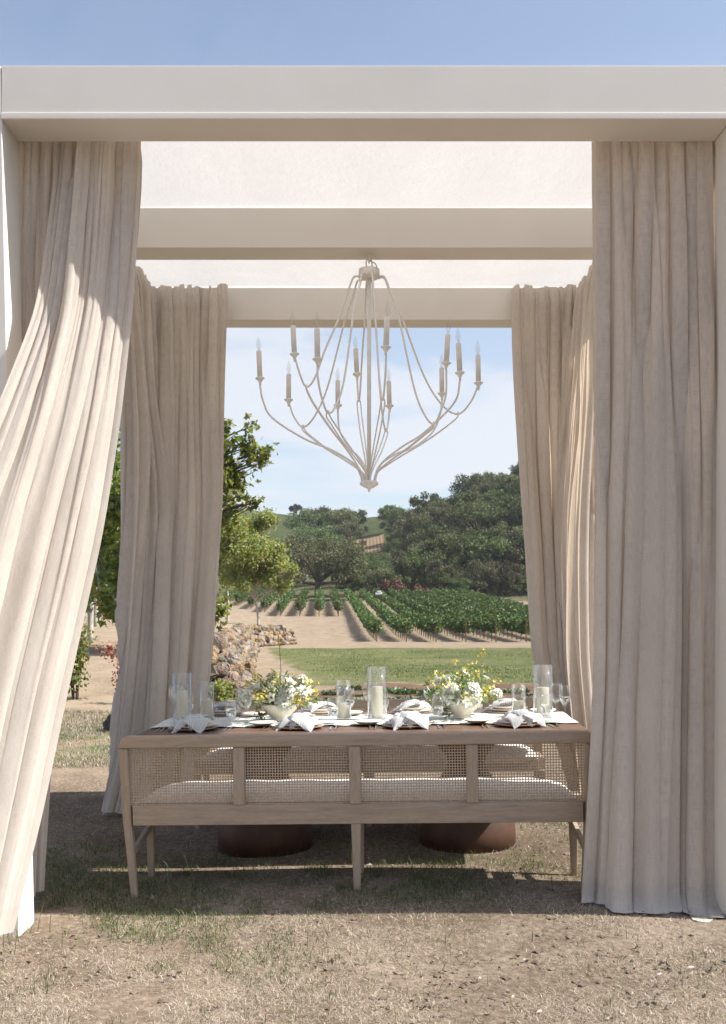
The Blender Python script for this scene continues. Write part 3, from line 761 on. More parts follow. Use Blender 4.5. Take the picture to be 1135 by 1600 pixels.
# ------------------------------------------------------------------ chandelier
def build_chandelier():
    cx, cyy = PX(577, 6.32), 6.32 + CY
    root = empty('chandelier', (cx, cyy, 2.25), None, 'large putty-coloured candle chandelier hanging from the middle beam', 'chandelier')
    m = M['chand']
    zt = 3.595 - 2.25
    # top cap, rod, finial, hook
    MB().lathe([(0, zt+0.05), (0.045, zt+0.05), (0.066, zt+0.043), (0.068, zt-0.005), (0.055, zt-0.012), (0, zt-0.012)], 28).build('cap', m, root, True)
    MB().tube([(0, 0, 0.05), (0, 0, zt)], 0.013, 12).build('rod', m, root, True)
    MB().lathe([(0, -0.025), (0.007, -0.018), (0.010, -0.004), (0.028, 0.004), (0.058, 0.022), (0.060, 0.036), (0.05, 0.046), (0, 0.046)], 28).build('finial', m, root, True)
    ztop = ZB - 2.25
    def ring(c, rx, rz, ang, rad=0.005):
        pts = []
        for k in range(17):
            a = 2*math.pi*k/16
            x = rx*math.cos(a)
            pts.append((c[0]+x*math.cos(ang), c[1]+x*math.sin(ang), c[2]+rz*math.sin(a)))
        return MB().tube(pts, rad, 6, False)
    ring((0, 0, zt+0.08), 0.02, 0.035, 0.3).build('chain_link', m, root, True)
    ring((0, 0, ztop-0.022), 0.018, 0.034, 1.7).build('chain_link', m, root, True)
    hk = MB().tube(catmull([(0.0, 0, zt+0.10), (0.035, 0.0, zt+0.085), (0.05, -0.01, zt+0.055)], 6), 0.004, 6); hk.build('hook', m, root, True)
    # candles: (x, depth offset, cup height, type)
    S = 246.0
    spec = [(-0.695, 0.02, 2.952, 'b'), (-0.467, -0.10, 3.075, 'c'), (-0.300, -0.60, 2.915, 'c'), (-0.545, 0.46, 2.910, 'c'),
            (-0.215, 0.66, 2.915, 'b'), (-0.080, 0.50, 3.095, 'c'), (0.095, -0.52, 3.005, 'c'), (0.148, 0.68, 2.915, 'c'),
            (0.480, -0.12, 3.015, 'c'), (0.500, 0.47, 2.955, 'b'), (0.545, -0.32, 2.905, 'b'), (0.700, 0.05, 2.930, 'c')]
    cup_me = MB().lathe([(0, -0.045), (0.006, -0.045), (0.008, -0.03), (0.014, -0.014), (0.027, -0.003), (0.031, 0.002), (0.027, 0.006), (0, 0.006)], 18).mesh('candle_cup', m, True)
    can_me = MB().lathe([(0, 0.006), (0.0165, 0.006), (0.0165, 0.172), (0.014, 0.178), (0, 0.178)], 18).mesh('candle_sleeve', m, True)
    bulb_me = MB().lathe([(0, 0.178), (0.008, 0.178), (0.009, 0.19), (0.0145, 0.205), (0.0155, 0.218), (0.011, 0.24), (0.005, 0.258), (0.0015, 0.272), (0, 0.275)], 16).mesh('bulb', M['bulb'], True)
    fil_me = MB().tube([(0, 0, 0.18), (0.003, 0, 0.20), (-0.003, 0, 0.222)], 0.0012, 5).mesh('filament', M['steel'], True)
    for (x, y, zc, ty) in spec:
        r = math.hypot(x, y); a = math.atan2(y, x)
        z = zc - 2.25 - 0.045
        if ty == 'c':
            zl = z - (0.33 if (x > 0.4 and r < 0.55) else (0.24 if y < -0.5 else 0.155))
            prof = [(0.058, zt-0.01), (0.082, zt-0.004), (0.105, zt-0.02), (0.135, zt-0.10), (0.14+0.10*r, zt-0.26), (0.14+0.30*r, zl+0.24), (0.10+0.52*r, zl+0.06), (0.05+0.74*r, zl), (0.93*r, zl+0.08), (0.995*r, zl+0.18), (r, z)]
        else:
            prof = [(0.045, 0.04), (0.055, 0.085), (0.10, 0.16), (0.24, 0.245), (0.42*r/0.7, 0.32), (0.62*r/0.7, 0.45), (0.97*r, z-0.10), (r, z)]
            if r < 0.69: prof[4] = (0.60*r, 0.31); prof[5] = (0.86*r, 0.43)
        pts = catmull([(q*math.cos(a), q*math.sin(a), w) for q, w in prof], 7)
        arm = MB().tube(pts, 0.0064, 8).build('arm', m, root, True)
        tl = (rnd.uniform(-0.06, 0.06), rnd.uniform(-0.06, 0.06), 0)
        for nm, me in (('candle_cup', cup_me), ('candle_sleeve', can_me), ('bulb', bulb_me), ('filament', fil_me)):
            link_mesh(nm, me, arm, None, (x, y, zc-2.25), tl)
        if ty == 'c':
            # hairpin stay rising from the finial and hooked over the arm's lowest point
            q0 = 0.05+0.74*r
            lo = []
            for s in (-1, 1):
                side = Vector((-math.sin(a), math.cos(a), 0))*0.012*s
                pr = [(0.035, 0.04), (0.050, 0.10), (0.30*q0+0.02, 0.10+0.26*(zl-0.1)), (0.62*q0, 0.10+0.52*(zl-0.1)), (0.88*q0, 0.10+0.80*(zl-0.1)), (q0-0.004, zl-0.02), (q0, zl+0.012)]
                ln = [Vector((q*math.cos(a), q*math.sin(a), w)) + side*min(1, i/3)*(1 if i < 6 else 0.3) for i, (q, w) in enumerate(pr)]
                lo.append(catmull(ln, 6))
            MB().tube(lo[0] + lo[1][::-1], 0.0048, 6).build('stay', m, arm, True)
build_chandelier()

# ------------------------------------------------------------------ furniture frame: the table group stands slightly turned on sloping ground
FR = Matrix.Translation((0.02, 1.70, 0.0)) @ Matrix.Rotation(R(-2.5), 4, 'Z') @ Matrix.Rotation(R(-1.0), 4, 'Y')
def fr_empty(name, x, y, z, rz=0.0, **k):
    o = empty(name, **k)
    o.matrix_world = FR @ Matrix.Translation((x, y, z)) @ Matrix.Rotation(rz, 4, 'Z')
    return o
TH = 0.775      # table height
def build_table():
    t = fr_empty('dining_table', 0, 0, 0, label='long brown wooden dining table on two rust pedestals', cat='table')
    # softly rounded top built of three long planks
    nb = 3
    hw, hd = 1.30, 0.60
    for k in range(nb):
        y0 = -hd + 2*hd*k/nb + (0.0015 if k else 0); y1 = -hd + 2*hd*(k+1)/nb - (0.0015 if k < nb-1 else 0)
        MB().box(-hw, hw, y0, y1, TH-0.045, TH).build('top_plank', M['walnut'], t, bevel=0.006, seg=3)
    for x in (-0.64, 0.64):
        MB().lathe([(0, -0.03), (0.30, -0.03), (0.30, 0.10), (0.285, 0.20), (0.22, 0.34), (0.135, 0.46), (0.115, 0.51), (0.135, 0.56), (0.21, 0.65), (0.31, 0.728), (0, 0.728)], 48).build('pedestal', M['rust'], t, True, loc=(x, 0, 0))
    return t
build_table()

def cane_mesh(w, h, pitch, th=0.003):
    nx, nz_ = int(round(w/pitch)), int(round(h/pitch))
    px, pz = w/nx, h/nz_
    hole = 0.385
    V = []; Fq = []
    sq = [(0.5, 0), (0.5, 0.5), (0, 0.5), (-0.5, 0.5), (-0.5, 0), (-0.5, -0.5), (0, -0.5), (0.5, -0.5)]
    hl = [(hole*math.cos(k*math.pi/4), hole*math.sin(k*math.pi/4)) for k in range(8)]
    bv = []
    for y in (-th/2, th/2):
        bv += [(a, y, b) for a, b in sq] + [(a, y, b) for a, b in hl]
    bf = []
    for k in range(8):
        k2 = (k+1) % 8
        bf.append((k, k2, 8+k2, 8+k)); bf.append((16+k2, 16+k, 24+k, 24+k2)); bf.append((8+k, 8+k2, 24+k2, 24+k))
    bv = np.array(bv); bf = np.array(bf)
    I, J = np.meshgrid(np.arange(nx), np.arange(nz_)); I = I.ravel(); J = J.ravel()
    off = np.stack([(I+0.5)*px - w/2, np.zeros(len(I)), (J+0.5)*pz - h/2], 1)
    sv = bv*np.array([px, 1, pz])
    V = (sv[None] + off[:, None]).reshape(-1, 3)
    Fq = (bf[None] + (np.arange(len(I))*len(bv))[:, None, None]).reshape(-1, 4)
    return np_mesh('cane_panel', V, Fq, False, M['cane'])

def cushion_mesh(w, d, h, name, mat, n=(60, 18), puff=0.02):
    # rounded pad as a superellipsoid-like grid
    nx, ny = n
    V = []; u = np.linspace(-1, 1, nx); v = np.linspace(-1, 1, ny)
    U, W = np.meshgrid(u, v)
    e = (1-np.abs(U)**14)*(1-np.abs(W)**7)
    e = np.clip(e, 0, 1)**0.5
    wr = 0.004*np.sin(U*23+2*np.sin(W*3))*e
    top = np.stack([U*w/2, W*d/2, h*0.5 + (h*0.5+puff*(1-U**4)*(1-W**2))*e + wr], -1).reshape(-1, 3)
    bot = np.stack([U*w/2, W*d/2, h*0.5 - h*0.5*e], -1).reshape(-1, 3)
    i = np.arange(nx*ny).reshape(ny, nx)
    f = np.stack([i[:-1, :-1], i[:-1, 1:], i[1:, 1:], i[1:, :-1]], -1).reshape(-1, 4)
    f2 = f[:, ::-1] + nx*ny
    return np_mesh(name, np.concatenate([top, bot]), np.concatenate([f, f2]), True, mat)

BWD = 2.47    # bench width
cane_me = cane_mesh(0.545, 0.30, 0.0142)
pad_me = cushion_mesh(2.30, 0.44, 0.095, 'seat_cushion', M['cushion'])
def build_bench(y, rz, label):
    b = fr_empty('bench', 0.0, y, 0, rz, label=label, cat='bench', group='cane back benches')
    wd, wv_ = M['bench_wood'], M['bench_wood_v']
    hw = BWD/2
    H = 0.834
    # local: back of the bench at y=0, seat towards +y.  end stiles taper to the foot and sweep in slightly
    for s in (-1, 1):
        prof = [(-0.03, 0.046, 0.030, 0.0), (0.37, 0.046, 0.052, 0.02), (0.47, 0.048, 0.056, 0.02), (0.768, 0.048, 0.050, 0.0)]
        # (z, thickness x, depth y, y offset)
        ins = [0.055, 0.012, 0.006, 0.0]
        m = MB()
        rows = []
        for (z, tx, ty, yo), i_ in zip(prof, ins):
            tx2 = tx*(0.72 if z < 0 else 1)
            xo = s*(hw - i_); xi = s*(hw - i_ - tx2)
            rows.append([(xo, yo, z), (xi, yo, z), (xi, yo+ty, z), (xo, yo+ty, z)])
        for a, c in zip(rows[:-1], rows[1:]):
            if s > 0: a, c = [a[1], a[0], a[3], a[2]], [c[1], c[0], c[3], c[2]]
            m.add(a + c, [(0,1,5,4),(1,2,6,5),(2,3,7,6),(3,0,4,7)])
        m.add(rows[0], [(3,2,1,0)]); m.add(rows[-1], [(0,1,2,3)])
        bm = m.build('end_stile', wv_, b)
        me = bm.data; bb = bmesh.new(); bb.from_mesh(me); bmesh.ops.remove_doubles(bb, verts=bb.verts, dist=1e-5); bmesh.ops.recalc_face_normals(bb, faces=bb.faces); bb.to_mesh(me); bb.free()
        md = bm.modifiers.new('bevel', 'BEVEL'); md.width = 0.006; md.segments = 2; md.limit_method = 'ANGLE'
        # front leg and side stretcher
        xo, xi = s*(hw-0.03), s*(hw-0.078)
        x0, x1 = min(xo, xi), max(xo, xi)
        MB().taper([(x0+0.008, 0.405, -0.03), (x1-0.008, 0.405, -0.03), (x1-0.008, 0.435, -0.03), (x0+0.008, 0.435, -0.03)],
                   [(x0, 0.395, 0.372), (x1, 0.395, 0.372), (x1, 0.445, 0.372), (x0, 0.445, 0.372)]).build('front_leg', wv_, b, bevel=0.004)
        MB().taper([(x0+0.012, 0.06, 0.20), (x1-0.012, 0.06, 0.20), (x1-0.012, 0.40, 0.26), (x0+0.012, 0.40, 0.26)],
                   [(x0+0.012, 0.06, 0.235), (x1-0.012, 0.06, 0.235), (x1-0.012, 0.40, 0.295), (x0+0.012, 0.40, 0.295)]).build('side_stretcher', wd, b, bevel=0.003)
        MB().box(x0, x1, 0.08, 0.39, 0.375, 0.455).build('side_rail', wd, b, bevel=0.004)
    # top rail with rounded ends
    rr = 0.055; z0, z1 = 0.770, H
    out = []
    for k in range(9):
        a = math.pi - k*math.pi/16
        out.append((-hw+rr+rr*math.cos(a), z1-rr+rr*math.sin(a)))
    for k in range(9):
        a = math.pi/2 - k*math.pi/16
        out.append((hw-rr+rr*math.cos(a), z1-rr+rr*math.sin(a)))
    out += [(hw, z0), (-hw, z0)]
    n = len(out)
    m = MB().add([(x, -0.006, z) for x, z in out] + [(x, 0.052, z) for x, z in out],
                 [tuple(range(n)), tuple(range(2*n-1, n-1, -1))] + [(k, n+k, n+(k+1) % n, (k+1) % n) for k in range(n)])
    m.build('top_rail', wd, b, bevel=0.008, seg=3)
    MB().box(-hw+0.066, hw-0.066, 0.012, 0.062, 0.365, 0.470).build('back_rail', wd, b, bevel=0.004)
    MB().box(-hw+0.08, hw-0.08, 0.392, 0.440, 0.375, 0.455).build('front_rail', wd, b, bevel=0.004)
    # mullions, panels, centre legs
    inner0, inner1 = -hw+0.055, hw-0.055
    pw = 0.545; gap = ((inner1-inner0) - 4*pw)/3
    for k in range(4):
        x = inner0 + pw/2 + k*(pw+gap)
        link_mesh('cane_panel', cane_me, b, None, (x, 0.030, 0.620))
        if k < 3:
            xm = x + pw/2 + gap/2
            MB().box(xm-gap/2, xm+gap/2, 0.002, 0.050, 0.4705, 0.7695).build('mullion', wv_, b, bevel=0.004)
    for yy in (0.015, 0.39):
        MB().taper([(-0.017, yy+0.006, -0.03), (0.017, yy+0.006, -0.03), (0.017, yy+0.036, -0.03), (-0.017, yy+0.036, -0.03)],
                   [(-0.026, yy, 0.367), (0.026, yy, 0.367), (0.026, yy+0.045, 0.367), (-0.026, yy+0.045, 0.367)]).build('centre_leg', wv_, b, bevel=0.004)
    link_mesh('seat_cushion', pad_me, b, None, (0, 0.285, 0.425))
    return b
build_bench(-1.16, 0.0, 'cane back bench nearest the camera, seen from behind')
build_bench(0.90 + 0.02, math.pi, 'cane back bench on the far side of the table')

# ------------------------------------------------------------------ runner
def build_runner():
    nx, ny = 120, 16
    u, v = np.meshgrid(np.linspace(-1.298, 1.298, nx), np.linspace(-0.31, 0.31, ny))
    e = 0.006*np.sin(u*7)+0.004*np.sin(u*17)
    vv = v + np.sign(v)*e*np.abs(v)/0.31
    z = 0.004 + 0.0022*(1+np.sin(u*19+2*np.sin(v*9))) + 0.0016*(1+np.sin(u*43+v*11))
    V = np.stack([u.ravel(), vv.ravel(), z.ravel()], 1)
    i = np.arange(nx*ny).reshape(ny, nx)
    f = np.stack([i[:-1, :-1], i[:-1, 1:], i[1:, 1:], i[1:, :-1]], -1).reshape(-1, 4)
    me = np_mesh('table_runner', V, f, True, M['runner'])
    uvl = me.uv_layers.new(name='UV'); uvl.data.foreach_set('uv', np.stack([u.ravel(), v.ravel()], 1)[f.ravel()].astype(np.float32).ravel())
    o = link_mesh('table_runner', me); o.matrix_world = FR @ Matrix.Translation((0, 0.02, TH))
    tag(o, 'white runner with pale green leaf print along the table', 'table runner')
build_runner()

# ------------------------------------------------------------------ tableware
def put(name, me, x, y, z, rz, label, cat, group, parts=()):
    o = link_mesh(name, me)
    o.matrix_world = FR @ Matrix.Translation((x, y, z)) @ Matrix.Rotation(rz, 4, 'Z')
    tag(o, label, cat, group)
    for nm, pm in parts: link_mesh(nm, pm, o)
    return o
charger_me = MB().lathe([(0, 0.0), (0.10, 0.0), (0.142, 0.012), (0.150, 0.016), (0.150, 0.019), (0.138, 0.016), (0.10, 0.006), (0, 0.006)], 48).mesh('charger_plate', M['charger'], True)
plate_me = MB().lathe([(0, 0.0), (0.085, 0.0), (0.120, 0.011), (0.132, 0.017), (0.132, 0.020), (0.118, 0.015), (0.085, 0.005), (0, 0.005)], 48).mesh('dinner_plate', M['ceramic'], True)
salad_me = MB().lathe([(0, 0.0), (0.06, 0.0), (0.095, 0.014), (0.104, 0.020), (0.103, 0.023), (0.09, 0.018), (0.06, 0.005), (0, 0.005)], 40).mesh('salad_plate', M['ceramic'], True)
bread_me = MB().lathe([(0, 0.0), (0.045, 0.0), (0.078, 0.012), (0.085, 0.018), (0.084, 0.021), (0.07, 0.015), (0.045, 0.005), (0, 0.005)], 36).mesh('bread_plate', M['ceramic'], True)

def glass_prof(outer, th=0.0014):
    inner = [(max(r-th, 0), z) for r, z in outer]
    return inner
def wine_mesh(R_, H_, bowl_h, stem_h, foot, name):
    o = [(0, 0), (foot, 0), (foot, 0.002), (foot*0.5, 0.006), (0.006, 0.014), (0.0038, 0.03), (0.0036, stem_h-0.02), (0.006, stem_h-0.004)]
    bw = [(R_*0.45, stem_h+0.006), (R_*0.80, stem_h+bowl_h*0.22), (R_, stem_h+bowl_h*0.48), (R_*0.96, stem_h+bowl_h*0.72), (R_*0.82, stem_h+bowl_h)]
    inn = [(R_*0.82-0.0012, stem_h+bowl_h), (R_*0.96-0.0014, stem_h+bowl_h*0.72), (R_-0.0016, stem_h+bowl_h*0.48), (R_*0.80-0.0018, stem_h+bowl_h*0.22+0.001), (R_*0.42, stem_h+0.010), (0, stem_h+0.006)]
    return MB().lathe(o + bw + inn, 32).mesh(name, M['glass'], True)
wine_a = wine_mesh(0.043, 0.23, 0.115, 0.105, 0.037, 'wine_glass')
wine_b = wine_mesh(0.036, 0.215, 0.120, 0.095, 0.034, 'white_wine_glass')
gob = [(0, 0), (0.030, 0), (0.031, 0.003), (0.012, 0.008), (0.009, 0.018), (0.014, 0.030), (0.030, 0.050), (0.037, 0.080), (0.036, 0.120), (0.032, 0.155), (0.0305, 0.155), (0.0345, 0.120), (0.0354, 0.080), (0.0285, 0.052), (0.0, 0.040)]
gob_me = MB().lathe(gob, 32).mesh('water_goblet', M['glass'], True)
gob_water = MB().lathe([(0, 0.0405), (0.0280, 0.0525), (0.0349, 0.080), (0.0346, 0.098), (0, 0.098)], 32).mesh('water', M['water'], True)
wine_water = MB().lathe([(0, 0.113), (0.016, 0.113), (0.0305, 0.131), (0.0365, 0.145), (0, 0.145)], 32).mesh('wine', M['water'], True)

def fork_mesh():
    m = MB()
    pts = [(0, 0, 0.003), (0, 0.06, 0.005), (0, 0.115, 0.011), (0, 0.135, 0.010)]
    w = [0.0045, 0.003, 0.0028, 0.009]
    for (a, wa), (b, wb) in zip(zip(pts[:-1], w[:-1]), zip(pts[1:], w[1:])):
        m.taper([(-wa, a[1], a[2]-0.0012), (wa, a[1], a[2]-0.0012), (wb, b[1], b[2]-0.0012), (-wb, b[1], b[2]-0.0012)],
                [(-wa, a[1], a[2]+0.0012), (wa, a[1], a[2]+0.0012), (wb, b[1], b[2]+0.0012), (-wb, b[1], b[2]+0.0012)])
    for k in range(4):
        x = -0.0078 + k*0.0052
        m.taper([(x-0.0014, 0.135, 0.0088), (x+0.0014, 0.135, 0.0088), (x+0.0007, 0.185, 0.0115), (x-0.0007, 0.185, 0.0115)],
                [(x-0.0014, 0.135, 0.0112), (x+0.0014, 0.135, 0.0112), (x+0.0007, 0.185, 0.0129), (x-0.0007, 0.185, 0.0129)])
    return m.mesh('fork', M['steel'])
def knife_mesh():
    m = MB()
    m.taper([(-0.006, 0, 0.0), (0.006, 0, 0.0), (0.0045, 0.10, 0.001), (-0.0045, 0.10, 0.001)], [(-0.006, 0, 0.005), (0.006, 0, 0.005), (0.0045, 0.10, 0.005), (-0.0045, 0.10, 0.005)])
    m.taper([(-0.009, 0.10, 0.002), (0.006, 0.10, 0.002), (0.004, 0.215, 0.002), (0.0, 0.22, 0.002)], [(-0.009, 0.10, 0.0035), (0.006, 0.10, 0.0035), (0.004, 0.215, 0.0035), (0.0, 0.22, 0.0035)])
    return m.mesh('knife', M['steel'])
def spoon_mesh():
    m = MB()
    m.taper([(-0.005, 0, 0.001), (0.005, 0, 0.001), (0.003, 0.13, 0.008), (-0.003, 0.13, 0.008)], [(-0.005, 0, 0.004), (0.005, 0, 0.004), (0.003, 0.13, 0.0105), (-0.003, 0.13, 0.0105)])
    vs = [(0, 0.16, 0.002)]; fs = []
    for k in range(16):
        a = 2*math.pi*k/16; vs.append((0.019*math.cos(a), 0.158+0.030*math.sin(a), 0.009))
    for k in range(16): fs.append((0, 1+k, 1+(k+1) % 16))
    m.add(vs, fs)
    return m.mesh('spoon', M['steel'], False)
fork_me, knife_me, spoon_me = fork_mesh(), knife_mesh(), spoon_mesh()

def napkin_mesh(seed, front=1.0):
    """loosely knotted napkin: gathered in the middle, its ends fanning out and drooping over the rim"""
    g = np.random.default_rng(seed)
    V = []; Fs = []; UV = []
    base = 0
    def flap(ang, length, w0, w1, lift, droop, nf, amp, off):
        nonlocal base
        ns, nw = 18, 22
        s, w = np.meshgrid(np.linspace(0, 1, ns), np.linspace(-1, 1, nw), indexing='ij')
        half = np.where(s < 0.5, w0 + (w1-w0)*smooth(s/0.5), w1*(1-0.93*np.clip((s-0.5)/0.5, 0, 1)**1.15))
        tip = 1 - 0.10*np.abs(w)**1.5*s
        ll = length*s*tip
        fo = amp*np.sin(w*nf*math.pi + off)*(0.35+0.65*s)*(1-0.35*s)
        z = 0.016 + lift*np.sin(np.clip(s*1.15, 0, 1)*math.pi)**0.8*(1-0.25*w**2) - droop*s**2.2 + fo
        yy = w*half*(1-0.12*np.abs(fo)/max(amp, 1e-6))
        ca, sa = math.cos(ang), math.sin(ang)
        X = ca*ll - sa*yy; Y = sa*ll + ca*yy
        V.append(np.stack([X.ravel(), Y.ravel(), z.ravel()], 1))
        UV.append(np.stack([(w*half).ravel(), ll.ravel()], 1))
        i = np.arange(ns*nw).reshape(ns, nw) + base
        Fs.append(np.stack([i[:-1, :-1], i[1:, :-1], i[1:, 1:], i[:-1, 1:]], -1).reshape(-1, 4))
        base += ns*nw
    a0 = -math.pi/2 + g.uniform(-0.25, 0.25)
    if front > 0.5:
        flap(a0 - g.uniform(0.55, 0.85), 0.175, 0.030, 0.070, 0.030, 0.050, 1.1, 0.006, g.uniform(0, 6))
        flap(a0 + g.uniform(0.35, 0.75), 0.190, 0.030, 0.085, 0.038, 0.052, 0.9, 0.007, g.uniform(0, 6))
        flap(a0 + g.uniform(-0.15, 0.15), 0.140, 0.030, 0.055, 0.050, 0.040, 1.4, 0.006, g.uniform(0, 6))
    else:
        flap(a0 + g.uniform(0.8, 1.2), 0.150, 0.030, 0.060, 0.038, 0.012, 1.2, 0.008, g.uniform(0, 6))
        flap(a0 - g.uniform(0.9, 1.3), 0.140, 0.030, 0.055, 0.034, 0.012, 1.2, 0.008, g.uniform(0, 6))
    flap(a0 + math.pi - 0.6, 0.135, 0.035, 0.060, 0.040, 0.004, 1.3, 0.012, g.uniform(0, 6))
    flap(a0 + math.pi + 0.8, 0.125, 0.035, 0.055, 0.034, 0.004, 1.3, 0.012, g.uniform(0, 6))
    # the knot
    ns, nw = 14, 14
    th, ph = np.meshgrid(np.linspace(0, math.pi, ns), np.linspace(0, 2*math.pi, nw), indexing='ij')
    rr = 1 + 0.16*np.sin(ph*4+th*3) + 0.1*np.sin(ph*7)
    V.append(np.stack([(0.050*rr*np.sin(th)*np.cos(ph)).ravel(), (0.034*rr*np.sin(th)*np.sin(ph)).ravel(), (0.036+0.024*rr*np.cos(th)).ravel()], 1))
    UV.append(np.stack([(ph*0.03).ravel(), (th*0.03).ravel()], 1))
    i = np.arange(ns*nw).reshape(ns, nw) + base
    Fs.append(np.stack([i[:-1, :-1], i[1:, :-1], i[1:, 1:], i[:-1, 1:]], -1).reshape(-1, 4))
    Vv = np.concatenate(V); f = np.concatenate(Fs); U = np.concatenate(UV)
    me = np_mesh('napkin', Vv, f, True, M['napkin'])
    uvl = me.uv_layers.new(name='UV')
    lv = np.zeros(len(me.loops), dtype=np.int32); me.loops.foreach_get('vertex_index', lv)
    uvl.data.foreach_set('uv', U[lv].astype(np.float32).ravel())
    return me

ORD = ['leftmost', 'second from left', 'third from left', 'rightmost']
near_x = [-1.00, -0.37, 0.27, 0.93]
far_x = [-0.98, -0.34, 0.31, 0.93]
for side in ('near', 'far'):
    xs = near_x if side == 'near' else far_x
    sgn = 1 if side == 'near' else -1
    for k, x in enumerate(xs):
        if side == 'near': y = -0.37
        else: y = 0.40
        where = f'{ORD[k]} place setting, {side} side of table'
        rz = 0 if side == 'near' else math.pi
        jx, jy = rnd.uniform(-0.01, 0.01), rnd.uniform(-0.012, 0.012)
        G = f'place settings'
        put('charger_plate', charger_me, x+jx, y+jy, TH+0.001, 0, f'taupe charger under the {where}', 'plate', 'charger plates')
        put('dinner_plate', plate_me, x+jx+0.003, y+jy, TH+0.014, 0, f'pale dinner plate of the {where}', 'plate', 'dinner plates')
        put('salad_plate', salad_me, x+jx-0.004, y+jy+0.004, TH+0.027, 0, f'small pale plate topping the {where}', 'plate', 'salad plates')
        put('napkin', napkin_mesh(100+k*7+(50 if side == 'far' else 0), 1.0 if side == 'near' else 0.25), x+jx+0.01, y+jy-0.01*sgn, TH+0.034, rnd.uniform(-0.35, 0.35) + (0 if side == 'near' else rnd.uniform(0.3, 0.9)),
            f'white striped napkin on the {where}', 'napkin', 'striped napkins')
        for q, dx in enumerate((-0.185, -0.215)):
            put('fork', fork_me, x+sgn*dx, y-sgn*(0.10+0.01*q), TH+0.001, rz+rnd.uniform(-0.06, 0.06), f'{"inner" if q == 0 else "outer"} fork of the {where}', 'fork', 'forks')
        put('knife', knife_me, x+sgn*0.190, y-sgn*0.11, TH+0.001, rz+rnd.uniform(-0.05, 0.05), f'knife of the {where}', 'knife', 'knives')
        put('spoon', spoon_me, x+sgn*0.220, y-sgn*0.10, TH+0.001, rz+rnd.uniform(-0.05, 0.05), f'spoon of the {where}', 'spoon', 'spoons')
        bx_ = x - sgn*0.235
        if abs(bx_) < 1.2:
            put('bread_plate', bread_me, bx_, y+sgn*0.10, TH+0.012 if abs(y+sgn*0.10-0.02) < 0.31 else TH+0.001, 0, f'small pale bread plate of the {where}', 'plate', 'bread plates')
        gx = x + sgn*0.20
        put('water_goblet', gob_me, gx-sgn*0.01, y+sgn*0.175, TH+0.011, 0, f'short water goblet of the {where}', 'glass', 'water goblets', [('water', gob_water)])
        put('wine_glass', wine_a, gx+sgn*0.055, y+sgn*0.20, TH+0.011, 0, f'large wine glass of the {where}', 'glass', 'large wine glasses')
        put('wine_glass', wine_b, gx+sgn*0.095, y+sgn*0.125, TH+0.011, 0, f'slim wine glass of the {where}', 'glass', 'slim wine glasses', [('wine', wine_water)] if (side == 'near') else ())

def hurricane(x, y, rad, h, ch, cr, label):
    t = fr_empty('hurricane_candle', x, y, TH+0.012, label=label, cat='candle', group='pillar candles in glass cylinders')
    MB().lathe([(0, 0.0), (rad, 0.0), (rad, h), (rad-0.0022, h), (rad-0.0022, 0.006), (0, 0.006)], 40).build('glass_cylinder', M['glass'], t, False)
    o = t.children[0]
    for p in o.data.polygons: p.use_smooth = len(p.vertices) == 4 and abs(p.normal.z) < 0.5
    MB().lathe([(0, 0.007), (cr-0.002, 0.007), (cr, 0.010), (cr, ch-0.004), (cr-0.004, ch), (cr*0.6, ch-0.004), (0, ch-0.006)], 36).build('pillar', M['wax'], t, True)
    pil = t.children[1] if t.children[1].name.startswith('pillar') else t.children[0]
    MB().tube([(0, 0, ch-0.008), (0.001, 0, ch+0.006), (0.003, 0, ch+0.011)], 0.0012, 6).build('wick', M['black'], pil, True)
hs = [(-1.135, 0.00-0.10, 0.058, 0.315, 0.205, 0.034, 'tall glass cylinder candle at the left end of the table'),
      (-1.02, 0.10, 0.047, 0.245, 0.130, 0.036, 'shorter glass cylinder candle beside the left end of the table'),
      (0.085, 0.02, 0.062, 0.330, 0.205, 0.036, 'tall glass cylinder candle at the middle of the table'),
      (-0.13, 0.05, 0.047, 0.245, 0.140, 0.036, 'shorter glass cylinder candle left of the middle one'),
      (0.985, 0.09, 0.045, 0.200, 0.095, 0.036, 'short glass cylinder candle right of the right flower bowl'),
      (1.13, 0.02, 0.062, 0.325, 0.185, 0.040, 'tall glass cylinder candle at the right end of the table')]
for h in hs: hurricane(*h)

# ------------------------------------------------------------------ flower bowls
def petal_flower(name, npet, rings, rad, cup, mat):
    V = []; Fs = []
    g = np.random.default_rng(len(name)*13+npet)
    for r in range(rings):
        for k in range(npet):
            a = 2*math.pi*(k + 0.5*r)/npet + g.uniform(-0.2, 0.2)
            op = cup + 0.35*(r)                        # outer rings lie flatter
            ln = rad*(0.65+0.35*(r+1)/rings)
            wd = ln*0.48
            pts = []
            for (t, wf, bend) in ((0.05, 0.25, 0), (0.4, 0.9, 0.02), (0.75, 1.0, 0.06), (1.0, 0.35, 0.12)):
                el = math.pi/2 - op - bend*3
                d = ln*t
                for s in (-1, 1):
                    lx = d*math.cos(el); lz = d*math.sin(el) + (0.1*ln*abs(s)*math.sin(t*3))
                    ly = s*wd*wf*0.5
                    pts.append((lx*math.cos(a)-ly*math.sin(a), lx*math.sin(a)+ly*math.cos(a), lz))
            b = len(V); V += pts
            for i in range(3): Fs.append((b+2*i, b+2*i+1, b+2*i+3, b+2*i+2))
    me = bpy.data.meshes.new(name); me.from_pydata(V, [], Fs); me.update()
    for p in me.polygons: p.use_smooth = True
    me.materials.append(mat)
    return me
white_a = petal_flower('white_flower', 7, 4, 0.034, 0.25, M['petal_white'])
white_b = petal_flower('white_tulip', 5, 2, 0.042, 0.12, M['petal_white'])
white_c = petal_flower('white_rose', 6, 5, 0.044, 0.35, M['petal_white'])

